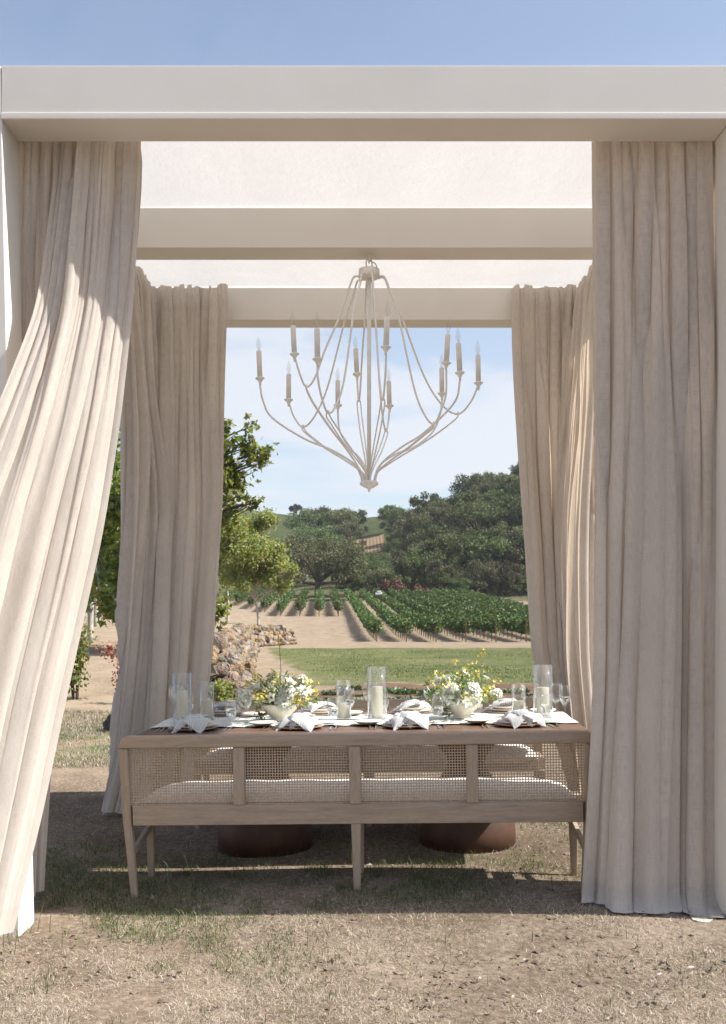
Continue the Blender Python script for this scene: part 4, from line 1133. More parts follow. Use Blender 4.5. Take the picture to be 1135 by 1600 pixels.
def leaf_quads(centers, dirs, length, width, g, fold=0.25):
    """small leaf faces: 2 quads meeting at a midrib; returns V,F arrays"""
    n = len(centers)
    d = dirs/np.linalg.norm(dirs, axis=1, keepdims=True)
    a = g.normal(size=(n, 3)); s = np.cross(d, a); s /= np.linalg.norm(s, axis=1, keepdims=True)+1e-9
    up = np.cross(s, d)
    l = np.broadcast_to(np.asarray(length), (n,))[:, None]; w = np.broadcast_to(np.asarray(width), (n,))[:, None]
    p0 = centers; p3 = centers + d*l
    mid = centers + d*l*0.5
    pl = mid + s*w*0.5 + up*w*fold; pr = mid - s*w*0.5 + up*w*fold
    V = np.stack([p0, pl, p3, pr], 1).reshape(-1, 3)
    i = np.arange(n)*4
    Fq = np.concatenate([np.stack([i, i+1, i+2], 1), np.stack([i, i+2, i+3], 1)])
    return V, Fq

def bouquet(x, y, seed, label, tall_pt):
    g = np.random.default_rng(seed)
    t = fr_empty('flower_arrangement', x, y, TH+0.011, label=label, cat='flowers', group='flower bowls on the table')
    t.scale = (1.15, 1.15, 1.15)
    MB().lathe([(0, 0), (0.05, 0), (0.052, 0.006), (0.046, 0.018), (0.060, 0.030), (0.092, 0.060), (0.108, 0.085), (0.111, 0.095), (0.107, 0.095), (0.088, 0.064), (0.05, 0.034), (0, 0.030)], 40).build('bowl', M['cream_bowl'], t, True)
    c = np.array([0, 0, 0.085])
    def dome(n, rmin, rmax, sq=0.95):
        d = g.normal(size=(n, 3)); d[:, 2] = np.abs(d[:, 2])*0.9 + 0.05
        d /= np.linalg.norm(d, axis=1, keepdims=True)
        r = g.uniform(rmin, rmax, n)[:, None]
        return c + d*r*np.array([1.15, 0.85, sq]), d
    # foliage
    P, d = dome(520, 0.03, 0.19)
    V, Fq = leaf_quads(P, d + g.normal(size=d.shape)*0.6, g.uniform(0.025, 0.05, len(P)), g.uniform(0.008, 0.016, len(P)), g)
    link_mesh('foliage', np_mesh('foliage', V, Fq, False, M['leaf_bouquet']), t)
    # stems
    st = MB()
    P, d = dome(46, 0.13, 0.20)
    for p in P: st.tube([c*0.8 + (p-c)*0.05, c + (p-c)*0.5 + np.array([0, 0, 0.012]), p], 0.0014, 4, False)
    tp = np.array(tall_pt)
    sprig_pts = [c, c + (tp-c)*0.45 + np.array([0.01, 0, 0.02]), tp]
    stp = catmull([tuple(p) for p in sprig_pts], 8)
    st.tube(stp, 0.002, 5, False)
    # white flowers
    k = 0
    P, d = dome(21, 0.12, 0.185)
    for p, dd in zip(P, d):
        me = (white_a, white_b, white_c, white_a, white_b)[k % 5]; k += 1
        q = Vector(dd + g.normal(size=3)*0.3).to_track_quat('Z', 'Y').to_euler()
        link_mesh('flower', me, t, None, tuple(p), q, float(g.uniform(0.8, 1.25)))
    # two big pale blooms low at the front
    for p in ((0.055, -0.085, 0.155), (0.035, -0.095, 0.105)):
        link_mesh('flower', white_c, t, None, p, Vector((0.2, -1, 0.5)).to_track_quat('Z', 'Y').to_euler(), 1.35)
    # yellow sprigs: small blossoms strung along fine stems
    def blossoms(pts, name):
        V = []; Fs = []
        for p in pts:
            nrm = Vector(g.normal(size=3)); nrm.normalize(); u = nrm.orthogonal().normalized(); w = nrm.cross(u)
            rr = g.uniform(0.008, 0.014); b = len(V)
            V.append(tuple(p))
            for q in range(8):
                a = q*math.pi/4; r2 = rr*(1.0 if q % 2 == 0 else 0.45)
                V.append(tuple(Vector(p) + (u*math.cos(a)+w*math.sin(a))*r2 + nrm*(0.004 if q % 2 == 0 else 0.001)))
            for q in range(8): Fs.append((b, b+1+q, b+1+(q+1) % 8))
        me = bpy.data.meshes.new(name); me.from_pydata(V, [], Fs); me.update(); me.materials.append(M['petal_yellow'])
        link_mesh(name, me, t)['kind'] = 'stuff'
    P, d = dome(24, 0.17, 0.235, 1.05)
    P = np.concatenate([P, [c + np.array([-0.17, 0.02, 0.12]), c + np.array([-0.13, -0.05, 0.16]), c + np.array([0.09, 0, 0.17]), c + np.array([0.20, -0.04, 0.03])]])
    for p in P:
        ln = catmull([tuple(c), tuple(c + (p-c)*0.55 + np.array([0, 0, 0.02])), tuple(p)], 6)
        st.tube(ln, 0.0011, 4, False)
        bp = [np.array(ln[-1-int(g.integers(0, 6))]) + g.normal(size=3)*0.011 for _ in range(int(g.integers(7, 12)))]
        blossoms(bp, 'yellow_sprig')
    bp = [np.array(stp[-1-int(q)]) + g.normal(size=3)*0.008 for q in g.integers(0, 5, 9)]
    blossoms(bp, 'yellow_sprig')
    st.build('stems', M['leaf_bouquet'], t)
    # trailing sprig with dark berries at the bowl's side
    V, Fq = leaf_quads(np.array([-0.09, -0.06, 0.055])+g.normal(size=(40, 3))*np.array([0.015, 0.015, 0.025]), g.normal(size=(40, 3)), 0.026, 0.016, g)
    link_mesh('trailing_leaves', np_mesh('trailing_leaves', V, Fq, False, M['leaf_weed']), t)
bouquet(-0.535, 0.0, 3, 'cream bowl of white and yellow flowers in the left half of the table', (0.0, 0.0, 0.47))
bouquet(0.62, 0.02, 9, 'cream bowl of white and yellow flowers in the right half of the table', (0.12, 0.0, 0.37))

# ------------------------------------------------------------------ near grass
def blades(name, label, n, sampler, mat, hmin, hmax, wid, lean, seed):
    g = np.random.default_rng(seed)
    xy = sampler(g, n)
    n = len(xy)
    z = ground_z(xy[:, 0], xy[:, 1])
    base = np.column_stack([xy, z-0.004])
    a = g.uniform(0, 2*np.pi, n); dirs = np.stack([np.cos(a), np.sin(a), np.zeros(n)], 1)
    b = g.uniform(0, 2*np.pi, n); side = np.stack([np.cos(b), np.sin(b), np.zeros(n)], 1)
    h = g.uniform(hmin, hmax, n)*g.uniform(0.6, 1.2, n); ln = np.clip(g.normal(lean, 0.3+0.3*lean, n), 0.1, 6)
    w = wid*g.uniform(0.6, 1.3, n)
    hor = h*np.sin(np.arctan(ln)); ver = h*np.cos(np.arctan(ln))
    mid = base + dirs*(hor*0.4)[:, None]; mid[:, 2] += ver*0.62
    tip = base + dirs*hor[:, None]; tip[:, 2] += ver*0.95
    V = np.stack([base-side*w[:, None]/2, base+side*w[:, None]/2, mid+side*w[:, None]*0.4, mid-side*w[:, None]*0.4, tip], 1).reshape(-1, 3)
    i = np.arange(n)*5
    me = np_mesh(name, V, [np.stack([i, i+1, i+2, i+3], 1), np.stack([i+3, i+2, i+4], 1)], False, mat)
    o = link_mesh(name, me); tag(o, label, 'grass', kind='stuff')
def patch_noise(x, y, s, seed):
    g = np.random.default_rng(seed); v = np.zeros_like(x)
    for k in range(7):
        a = g.uniform(0, 6.28); f = s*g.uniform(0.5, 2.2); v += np.sin((x*np.cos(a)+y*np.sin(a))*f + g.uniform(0, 6.28))
    return v/3.0
def frustum_xy(g, n, d0, d1, power=1.0, half=0.42):
    # even in the picture: denser close to the camera
    t = g.uniform(0, 1, n); D = d0*(d1/d0)**t
    x = g.uniform(-half, half, n)*D
    return x, D + CY
def samp_dry(g, n):
    x, y = frustum_xy(g, n, 2.9, 9.0)
    keep = g.uniform(0, 1, n) < np.clip(0.55 + 0.5*patch_noise(x, y, 2.2, 1) + 0.4*patch_noise(x, y, 11.0, 3), 0.06, 1)*(1 - 0.72*smooth((y-0.25)/0.3)*(1-smooth((y-3.3)/0.4)))  # straw thinned inside the pergola, baring darker soil to deepen the shade there
    return np.stack([x, y], 1)[keep]
def samp_green(g, n):
    x, y = frustum_xy(g, n, 2.9, 8.6)
    left = smooth((0.3 - x)/1.6)*smooth((y+0.9)/0.6)*(1-smooth((y-1.4)/0.5))
    right = smooth((x-0.6)/0.4)*smooth((y-0.7)/0.3)*(1-smooth((y-2.4)/0.5))
    inner = 1.0*smooth((y-0.2)/0.2)*(1-smooth((y-1.6)/0.4))*smooth((0.9-x)/0.6)
    p = np.clip(0.06 + 0.8*left + 0.8*right + inner, 0, 1)*np.clip(0.34 + 0.8*patch_noise(x, y, 3.0, 2) + 0.5*patch_noise(x, y, 13.0, 4), 0.0, 1)
    keep = g.uniform(0, 1, n) < p
    return np.stack([x, y], 1)[keep]
def samp_leftlawn(g, n):
    x = g.uniform(-6.5, -1.9, n); y = g.uniform(5.0, 9.8, n)
    keep = g.uniform(0, 1, n) < np.clip(0.6+0.5*patch_noise(x, y, 2.0, 5), 0.1, 1)
    return np.stack([x, y], 1)[keep]
def samp_tall(g, n):
    x, y = frustum_xy(g, n, 3.6, 6.2)
    keep = (g.uniform(0, 1, n) < smooth((0.3-x)/1.0)*np.clip(patch_noise(x, y, 4.0, 8), 0, 1)) & (y > -0.3)
    return np.stack([x, y], 1)[keep]
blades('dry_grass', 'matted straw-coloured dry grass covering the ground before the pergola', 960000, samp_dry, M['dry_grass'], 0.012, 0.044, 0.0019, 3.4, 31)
blades('green_grass', 'sparse green grass growing round the left post and under the bench', 230000, samp_green, M['green_grass'], 0.02, 0.065, 0.0028, 0.95, 32)
blades('tall_grass', 'thin tall grass stalks scattered under the bench', 2600, samp_tall, M['green_grass'], 0.10, 0.17, 0.0032, 0.5, 34)
blades('lawn_grass', 'pale green grass patch beyond the left curtains', 26000, samp_leftlawn, M['green_grass'], 0.03, 0.075, 0.006, 0.9, 33)
blades('straw_patch', 'straw among the grass beyond the left curtains', 60000, samp_leftlawn, M['dry_grass'], 0.03, 0.075, 0.006, 1.2, 36)
# the large lawn behind the table
def samp_biglawn(g, n):
    t = g.uniform(0, 1, n); D = 19*(51/19)**t
    x = g.uniform(-0.16, 0.26, n)*D
    wob = 1.2*np.sin(x*0.9) + 0.8*np.sin(x*2.3+1)
    ok = (x > wall_x(D) + 1.7 - 0.03*(D-20)) & (D > 20+wob) & (D < 50.5+0.5*wob)
    edge = np.minimum.reduce([(x - wall_x(D) - 1.7 + 0.03*(D-20))/2.2, (D-20-wob)/2.5, (50.5+0.5*wob-D)/2.5])
    ok &= g.uniform(0, 1, n) < np.clip(0.5+0.6*patch_noise(x, D, 0.8, 6), 0.05, 1)*smooth(edge)
    return np.stack([x, D+CY], 1)[ok]
blades('meadow_grass', 'mown green grass of the lawn behind the table', 60000, samp_biglawn, M['green_grass'], 0.03, 0.08, 0.014, 1.2, 35)

def litter():
    g = np.random.default_rng(91)
    x, y = frustum_xy(g, 2600, 2.9, 7.0)
    keep = patch_noise(x, y, 6.0, 12) > 0.15
    x, y = x[keep], y[keep]; n = len(x)
    c = np.stack([x, y, ground_z(x, y)+g.uniform(0.004, 0.02, n)], 1)
    d = g.normal(size=(n, 3)); d[:, 2] *= 0.35
    V, Fq = leaf_quads(c, d, g.uniform(0.012, 0.035, n), g.uniform(0.006, 0.018, n), g, 0.4)
    o = link_mesh('leaf_litter', np_mesh('leaf_litter', V, Fq, False, M['litter'])); tag(o, 'brown and grey leaf litter strewn over the dry ground', 'leaf litter', kind='stuff')
    # small clods of earth
    k = 900
    x, y = frustum_xy(g, k, 2.9, 6.5); keep = patch_noise(x, y, 4.0, 14) > 0.2; x, y = x[keep], y[keep]; k = len(x)
    dirs = np.array([(1,0,0),(0,1,0),(-1,0,0),(0,-1,0),(0,0,0.7),(0.6,0.6,0.35),(-0.6,0.6,0.35),(-0.6,-0.6,0.35),(0.6,-0.6,0.35)])
    sz = g.uniform(0.006, 0.022, k)
    P = (np.stack([x, y, ground_z(x, y)], 1)[:, None] + dirs[None]*sz[:, None, None]*g.uniform(0.6, 1.3, (k, 9, 1))).reshape(-1, 3)
    fs = np.array([(0,5,4),(5,1,4),(1,6,4),(6,2,4),(2,7,4),(7,3,4),(3,8,4),(8,0,4)])
    Fq = (fs[None] + (np.arange(k)*9)[:, None, None]).reshape(-1, 3)
    o = link_mesh('earth_clods', np_mesh('earth_clods', P, Fq, False, M['clod'])); tag(o, 'small crumbs of brown earth on the dry ground', 'soil', kind='stuff')
M['litter'] = mat_leaf('dead_leaf', [(0.0, (0.06, 0.042, 0.03)), (0.5, (0.19, 0.14, 0.10)), (1.0, (0.27, 0.23, 0.19))], 0.1)
M['clod'] = mat_simple('earth_clod', (0.15, 0.11, 0.08), 0.95, 0.4, 20)
litter()

# ------------------------------------------------------------------ dry stone wall
def stone_meshes():
    out = []
    for k in range(9):
        g = np.random.default_rng(500+k)
        bm = bmesh.new(); bmesh.ops.create_cube(bm, size=1.0); bmesh.ops.subdivide_edges(bm, edges=bm.edges[:], cuts=1, use_grid_fill=True)
        for v in bm.verts:
            l = v.co.length
            v.co = v.co*(0.45 + 0.55*0.62/l)
            v.co += Vector(g.normal(size=3)*0.065)
        me = bpy.data.meshes.new('stone'); bm.to_mesh(me); bm.free()
        for p in me.polygons: p.use_smooth = (k % 2 == 0)
        me.materials.append([M['stone_a'], M['stone_b'], M['stone_c'], M['stone_a']][k % 4])
        out.append(me)
    return out
def build_wall():
    root = empty('stone_wall', (PX(385, 53), 53+CY, 0), None, 'low dry stone retaining wall of tan fieldstones curving past the lawn', 'wall')
    root.location.z = gz(root.location.x + 1, root.location.y)
    inv = Matrix.Translation(root.location).inverted()
    sm = stone_meshes()
    pts = WALL_PTS
    seg = [math.hypot(b[0]-a[0], b[1]-a[1]) for a, b in zip(pts[:-1], pts[1:])]
    total = sum(seg)
    def at(s):
        for (a, b, l) in zip(pts[:-1], pts[1:], seg):
            if s <= l: return (a[0]+(b[0]-a[0])*s/l, a[1]+(b[1]-a[1])*s/l, (b[0]-a[0])/l, (b[1]-a[1])/l)
            s -= l
        a, b = pts[-2], pts[-1]; l = seg[-1]
        return (b[0], b[1], (b[0]-a[0])/l, (b[1]-a[1])/l)
    n = 0
    course = 0; z = 0.0
    s_near = [0.0]
    for course in range(4):
        s = rnd.uniform(0, 0.2)
        while s < total:
            x, D, tx, ty = at(s)
            size = float(np.interp(D, [17, 26, 53, 70], [0.235, 0.34, 0.56, 0.48]))
            hh = float(np.interp(D, [17, 20, 45, 53, 66, 70], [0.75, 0.9, 1.05, 1.15, 1.15, 0.85]))
            zc = (course + 0.5)/4*hh
            nx_, ny_ = ty, -tx                                   # outward: towards +x
            back = (0.42 - 0.20*course)*(1.0 if D < 53 else 0.5) + rnd.uniform(-0.12, 0.12)
            px_, py_ = x + nx_*back, D + CY + ny_*back
            zg = gz(x + nx_*1.3, D + CY + ny_*1.3)
            L_ = size*rnd.uniform(0.75, 1.45)
            hz = hh/4*rnd.uniform(0.95, 1.5)
            o = link_mesh('stone', rnd.choice(sm), root)
            o.location = inv @ Vector((px_, py_, zg + zc + rnd.uniform(-0.04, 0.06)))
            o.rotation_euler = (rnd.uniform(-0.3, 0.3), rnd.uniform(-0.35, 0.35), math.atan2(ty, tx) + rnd.uniform(-0.4, 0.4))
            o.scale = (L_*0.95, size*rnd.uniform(0.8, 1.2), hz*0.95)
            n += 1
            s += L_*0.9
    return n
n_stones = build_wall()

# ------------------------------------------------------------------ trees
def leafy(centers, size, g, mat, name, tri=True, aspect=0.7, lobed=False):
    n = len(centers)
    d = g.normal(size=(n, 3)); d[:, 2] -= 0.35
    if not lobed:
        V, Fq = leaf_quads(centers, d, size*g.uniform(0.7, 1.3, n), size*aspect*g.uniform(0.7, 1.3, n), g)
        return np_mesh(name, V, Fq, False, mat)
    d /= np.linalg.norm(d, axis=1, keepdims=True)
    a = g.normal(size=(n, 3)); s = np.cross(d, a); s /= np.linalg.norm(s, axis=1, keepdims=True)
    sz = (size*g.uniform(0.6, 1.25, n))[:, None]
    prof = [(0, 0), (0.28, 0.12), (0.16, 0.48), (0.40, 0.42), (0.55, 0.62), (0.66, 0.25), (1.0, 0.0), (0.66, -0.25), (0.55, -0.62), (0.40, -0.42), (0.16, -0.48), (0.28, -0.12)]
    up = np.cross(s, d)
    P = [centers + d*(t*sz) + s*(w*sz) + up*(abs(w)*0.25*sz) for t, w in prof]
    V = np.stack(P, 1).reshape(-1, 3); k = len(prof)
    ctr = np.arange(n)*k
    Fs = []
    # two concave halves fanned from the midrib base and tip
    for tri_ in ((0, 1, 11), (1, 2, 3), (1, 3, 5), (3, 4, 5), (1, 5, 6), (11, 10, 9), (11, 9, 7), (9, 8, 7), (11, 7, 6), (1, 6, 11)):
        Fs.append(np.stack([ctr+q for q in tri_], 1))
    return np_mesh(name, V, np.concatenate(Fs), False, mat)

def clump_points(clumps, dens, g, shell=0.35, squash=0.8):
    out = []
    for (c, r) in clumps:
        n = int(dens*r*r)
        d = g.normal(size=(n, 3)); d /= np.linalg.norm(d, axis=1, keepdims=True)
        rr = r*g.uniform(shell, 1.0, n)**0.6
        f = 0.75 + 0.25*np.sin(d[:, 0]*5+c[0]*3)*np.sin(d[:, 1]*6+c[1])*np.sin(d[:, 2]*5+c[2]*2)
        out.append(np.array(c) + d*(rr*f)[:, None]*np.array([1, 1, squash]))
    return np.concatenate(out)

def maple(label, base, trunk_h, clumps, leaf, dens, seed, mat, trunk_r=0.09, lobed=True, bark='bark_pale', group='young shade trees beside the wall', lean=(0, 0)):
    """clumps in world coordinates; base is the foot of the trunk"""
    g = np.random.default_rng(seed)
    t = empty('shade_tree', base, None, label, 'tree', group)
    b = Vector(base)
    cl0 = [(np.array(c) - np.array(base), r) for c, r in clumps]
    cl = []
    for c, r in cl0:
        for _ in range(4): cl.append((c + g.normal(size=3)*r*0.42*np.array([1, 1, 0.8]), r*g.uniform(0.45, 0.75)))
    top = Vector((lean[0], lean[1], trunk_h))
    tm = MB()
    ax = catmull([(0, 0, -0.15), (lean[0]*0.2+0.03, lean[1]*0.2, trunk_h*0.35), (lean[0]*0.6-0.04, lean[1]*0.6, trunk_h*0.7), tuple(top)], 5)
    tm.tube(ax, [trunk_r*(1.25-0.75*i/(len(ax)-1)) for i in range(len(ax))], 10)
    tr = tm.build('trunk', M[bark], t, True)
    lm = MB()
    for c, r in cl:
        # each limb leaves the trunk below its clump
        z0 = min(max(trunk_h*0.45, c[2]-np.hypot(c[0], c[1])*0.55), trunk_h)
        k = min(range(len(ax)), key=lambda i: abs(ax[i].z - z0))
        p0 = ax[k]
        e = Vector(c)
        mid = p0.lerp(e, 0.5) + Vector((0, 0, 0.12*(e-p0).length))
        ln = catmull([p0, mid, e], 6)
        lm.tube(ln, [trunk_r*0.5*(1-0.85*i/(len(ln)-1)) + 0.006 for i in range(len(ln))], 6, False)
        for q in range(2):
            d = Vector(g.normal(size=3)).normalized()*r*0.8
            lm.tube([ln[3], ln[3].lerp(e+d, 0.6), e+d], [0.014, 0.010, 0.004], 4, False)
    lm.build('branches', M[bark], tr, True)
    pts = np.concatenate([c + g.normal(size=(max(4, int(dens*1.05*r*r)), 3))*r*np.array([0.55, 0.55, 0.48]) for c, r in cl])
    link_mesh('crown', leafy(pts, leaf, g, M[mat], 'crown', lobed=lobed), t)
    return t

def wp(px, py, D): return (PX(px, D), D+CY, PZ(py, D))
def foot(px, D): x = PX(px, D); return (x, D+CY, gz(x, D+CY))
# left tree, its pale trunk standing between the two left curtains
f1 = foot(141, 24)
maple('broad-leaved green tree with pale trunk seen between the two left curtains', f1, 5.2,
      [(wp(165, 700, 24), 0.85), (wp(120, 760, 24.5), 0.9), (wp(185, 790, 23), 0.75), (wp(150, 850, 23.5), 0.8), (wp(205, 880, 23), 0.7), (wp(170, 930, 22.5), 0.55), (wp(110, 900, 25), 0.7), (wp(190, 960, 22), 0.35), (wp(235, 760, 25), 0.9), (wp(120, 660, 25), 0.8), (wp(60, 800, 25), 1.0)],
      0.17, 620, 61, 'leaf_maple', 0.06)
f2 = foot(285, 22)
maple('leafy green tree reaching out beside the rear left curtain', f2, 4.4,
      [(wp(362, 700, 21), 0.40), (wp(388, 694, 21), 0.34), (wp(408, 718, 21), 0.26), (wp(352, 745, 21.5), 0.42), (wp(380, 760, 21), 0.33), (wp(393, 782, 21), 0.16), (wp(346, 665, 21), 0.22), (wp(300, 690, 22), 0.8), (wp(260, 740, 22), 0.8), (wp(310, 780, 22), 0.7), (wp(348, 800, 22), 0.35), (wp(342, 955, 20), 0.26), (wp(352, 805, 21), 0.16)],
      0.15, 700, 62, 'leaf_maple', 0.06, bark='bark')
f3 = foot(404, 59)
maple('yellow-green young tree with a thin white trunk above the stone wall', f3, 3.6,
      [(wp(385, 830, 59), 1.05), (wp(408, 812, 59), 0.75), (wp(363, 855, 59), 1.0), (wp(395, 866, 58), 1.1), (wp(425, 855, 59), 0.85), (wp(438, 883, 59), 0.85), (wp(456, 888, 59), 0.45), (wp(372, 892, 59), 0.95), (wp(425, 905, 59), 0.7), (wp(402, 898, 59), 0.75), (wp(440, 915, 59), 0.42), (wp(362, 815, 59), 0.8), (wp(380, 912, 58), 0.5)],
      0.17, 1050, 63, 'leaf_yellow', 0.075, lobed=False, lean=(-0.2, 0))
f4 = foot(356, 62)
maple('green young tree with a slim trunk half hidden by the rear left curtain', f4, 3.6,
      [(wp(352, 850, 62), 1.0), (wp(345, 880, 62), 0.9), (wp(330, 830, 62), 1.2), (wp(362, 820, 62), 0.7), (wp(350, 905, 62), 0.6), (wp(320, 880, 62), 1.0)],
      0.17, 900, 64, 'leaf_yellow', 0.07, lobed=False)
# trees further left out of the opening that shade the slope
for (px, D, s, lb) in ((150, 44, 1.3, 'green tree up the slope behind the left tree'), (190, 52, 1.4, 'distant green tree at the top of the left slope'), (95, 38, 1.2, 'green tree behind the swept left curtain')):
    ff = foot(px, D)
    cl = [((ff[0]+rnd.uniform(-1.8, 1.8)*s, ff[1]+rnd.uniform(-1.5, 1.5)*s, ff[2]+rnd.uniform(2.6, 5.6)*s), rnd.uniform(0.8, 1.2)*s) for _ in range(9)]
    maple(lb, ff, 4.2*s, cl, 0.2, 240, int(px), 'leaf_maple', 0.1, lobed=False)

def bush(name, label, base, stems, h, spread, leaf, count, mat, seed, cat='shrub', group=None, extra=None, stem_r=0.008):
    g = np.random.default_rng(seed)
    t = empty(name, base, None, label, cat, group)
    sm = MB(); pts = []
    for k in range(stems):
        a = g.uniform(0, 2*math.pi); r = spread*g.uniform(0.25, 1.0); hh = h*g.uniform(0.55, 1.0)
        e = Vector((r*math.cos(a), r*math.sin(a), hh))
        ln = catmull([(0.04*math.cos(a), 0.04*math.sin(a), -0.05), (e.x*0.35, e.y*0.35, hh*0.55), tuple(e)], 5)
        sm.tube(ln, [stem_r*(1.2-0.9*i/(len(ln)-1)) for i in range(len(ln))], 5, False)
        for _ in range(count//stems):
            q = g.uniform(0.3, 1.0); i = min(int(q*(len(ln)-1)), len(ln)-2)
            pts.append(np.array(ln[i]) + g.normal(size=3)*spread*0.16)
    sm.build('stems', M['bark'], t, True)
    link_mesh('leaves', leafy(np.array(pts), leaf, g, M[mat], 'leaves'), t)
    if extra:
        c, n, rr, m2 = extra
        link_mesh('red_leaves', leafy(np.array(c)+g.normal(size=(n, 3))*rr, leaf, g, M[m2], 'red_leaves'), t)
    return t
bush('shrub', 'upright many-stemmed shrub behind the left curtains', foot(118, 15.6), 15, 1.35, 0.5, 0.07, 900, 'leaf_maple', 71, extra=((0.55, 0.0, 0.75), 70, (0.11, 0.1, 0.07), 'leaf_red'))
bush('shrub', 'small red-leaved shrub at the edge of the rear left curtain', foot(186, 15.2), 6, 0.80, 0.2, 0.05, 90, 'leaf_red', 72)
bush('shrub', 'bright yellow-green bush at the foot of the stone wall', foot(345, 15.6), 16, 0.42, 0.22, 0.05, 1300, 'leaf_yellow', 73)
bush('shrub', 'small green plant among the wall stones', foot(343, 19.5), 8, 0.75, 0.18, 0.05, 150, 'leaf_yellow', 74)

# low leafy clumps in the soil bed behind the table
def weed_mesh(seed):
    g = np.random.default_rng(seed)
    n = 220
    a = g.uniform(0, 2*math.pi, n); r = 0.30*np.sqrt(g.uniform(0, 1, n))
    c = np.stack([r*np.cos(a), r*np.sin(a), g.uniform(0, 0.07, n)], 1)
    d = np.stack([np.cos(a)*0.8, np.sin(a)*0.8, g.uniform(0.3, 1.2, n)], 1)
    V, Fq = leaf_quads(c, d, g.uniform(0.06, 0.14, n), g.uniform(0.03, 0.06, n), g)
    return np_mesh('weed_leaves', V, Fq, False, M['leaf_weed'])
wm = [weed_mesh(s) for s in (1, 2, 3)]
words0 = ['first', 'second', 'third', 'fourth', 'fifth', 'sixth', 'seventh', 'eighth', 'ninth', 'tenth', 'eleventh', 'twelfth', 'thirteenth']
k = 0
for row, (D0, cnt, x0, x1) in enumerate(((19.0, 13, 430, 850), (17.2, 10, 470, 850), (15.6, 9, 440, 850))):
    for j in range(cnt):
        px = x0 + (x1-x0)*(j+0.5)/cnt + rnd.uniform(-12, 12); D = D0 + rnd.uniform(-0.9, 0.9)
        x = PX(px, D)
        o = link_mesh('leafy_weed', wm[k % 3], None, None, (x, D+CY, gz(x, D+CY)-0.01), (0, 0, rnd.uniform(0, 6)), rnd.uniform(0.3, 0.85))
        tag(o, f'low leafy weed, {words0[j]} from the left in the {("farthest", "middle", "nearest")[row]} row of the soil bed', 'plant', 'weeds in the soil bed'); k += 1

# ------------------------------------------------------------------ vineyard rows
VD = (-0.042, 1.0)     # direction of the rows
def vine_row_meshes(d0, d1, seed):
    g = np.random.default_rng(seed)
    ln = d1-d0
    n = int(ln*135)
    t = g.uniform(0, 1, n)**1.15*ln
    hgt = 1.75 + 0.15*np.sin(t*1.7+seed) + 0.1*np.sin(t*4.1)
    zz = g.uniform(0.62, 1.0, n)**0.8
    z = 0.62 + (hgt-0.62)*((zz-0.62)/0.38)
    wdt = 0.42*(1-0.45*np.abs((z-1.25)/0.7))
    x = g.normal(0, 1, n)*wdt*0.6
    return t, x, z, g
def build_row(X, d0, d1, seed, label):
    base_x = X + VD[0]*(d0-82)
    b = (base_x, d0+CY, gz(base_x, d0+CY))
    root = empty('vine_row', b, None, label, 'vine row', 'trellised vine rows beyond the lawn')
    t, x, z, g = vine_row_meshes(d0, d1, seed)
    px = VD[0]*t + x; py = t
    gzv = ground_z(b[0]+VD[0]*t, b[1]+t) - b[2]
    C = np.stack([px, py, gzv+z], 1)
    link_mesh('leaves', leafy(C, 0.24, g, M['leaf_vine'], 'leaves', aspect=0.85), root)
    # stakes and trunks
    step = 2.0
    q = 0.0; kk = 0
    tr = MB()
    while q < min(d1-d0, 46):
        xx = VD[0]*q; zz = gz(b[0]+xx, b[1]+q) - b[2]
        if kk % 3 == 0:
            MB().box(xx-0.045, xx+0.045, q-0.045, q+0.045, zz-0.2, zz+1.85).build('stake', M['post'], root)
        else:
            tr.tube([(xx, q, zz-0.1), (xx+rnd.uniform(-.03, .03), q+0.03, zz+0.5), (xx, q, zz+1.0)], [0.04, 0.035, 0.03], 5, False)
        q += step; kk += 1
    tr.build('vine_trunks', M['bark'], root)['kind'] = 'stuff'
words = ['first', 'second', 'third', 'fourth', 'fifth', 'sixth', 'seventh', 'eighth', 'ninth', 'tenth', 'eleventh', 'twelfth', 'thirteenth', 'fourteenth', 'fifteenth', 'sixteenth', 'seventeenth', 'eighteenth', 'nineteenth']
rows = []
for k in range(8, 0, -1):
    d0 = 124 + (0 if k <= 4 else (k-4)*8)
    rows.append((1.13 - 2.42*k, d0, 172))
for k in range(0, 9):
    rows.append((1.13 + 2.42*k, 82 - 0.2*k, 172))
for i, (X, d0, d1) in enumerate(rows):
    build_row(X, d0, d1, 900+i, f'green trellised vine row, {words[i]} from the left')

# small white object standing among the vines
def white_box():
    D = 150; x, y = PX(592, D), D+CY; z = gz(x, y)
    t = empty('utility_cart', (x, y, z), None, 'small white boxy object showing above the vine rows', 'cart')
    MB().box(-0.52, 0.52, -0.3, 0.3, 1.62, 1.95).build('body', M['white_paint'], t, bevel=0.06)
    MB().box(-0.30, 0.36, -0.26, 0.26, 1.951, 2.2).build('cab', M['white_paint'], t, bevel=0.08)
    MB().box(-0.24, 0.30, -0.275, -0.262, 1.99, 2.12).build('window', M['dark_pane'], t)
    for sx in (-0.4, 0.4): MB().box(sx-0.06, sx+0.06, -0.06, 0.06, -0.1, 1.62).build('leg', M['post'], t)
white_box()

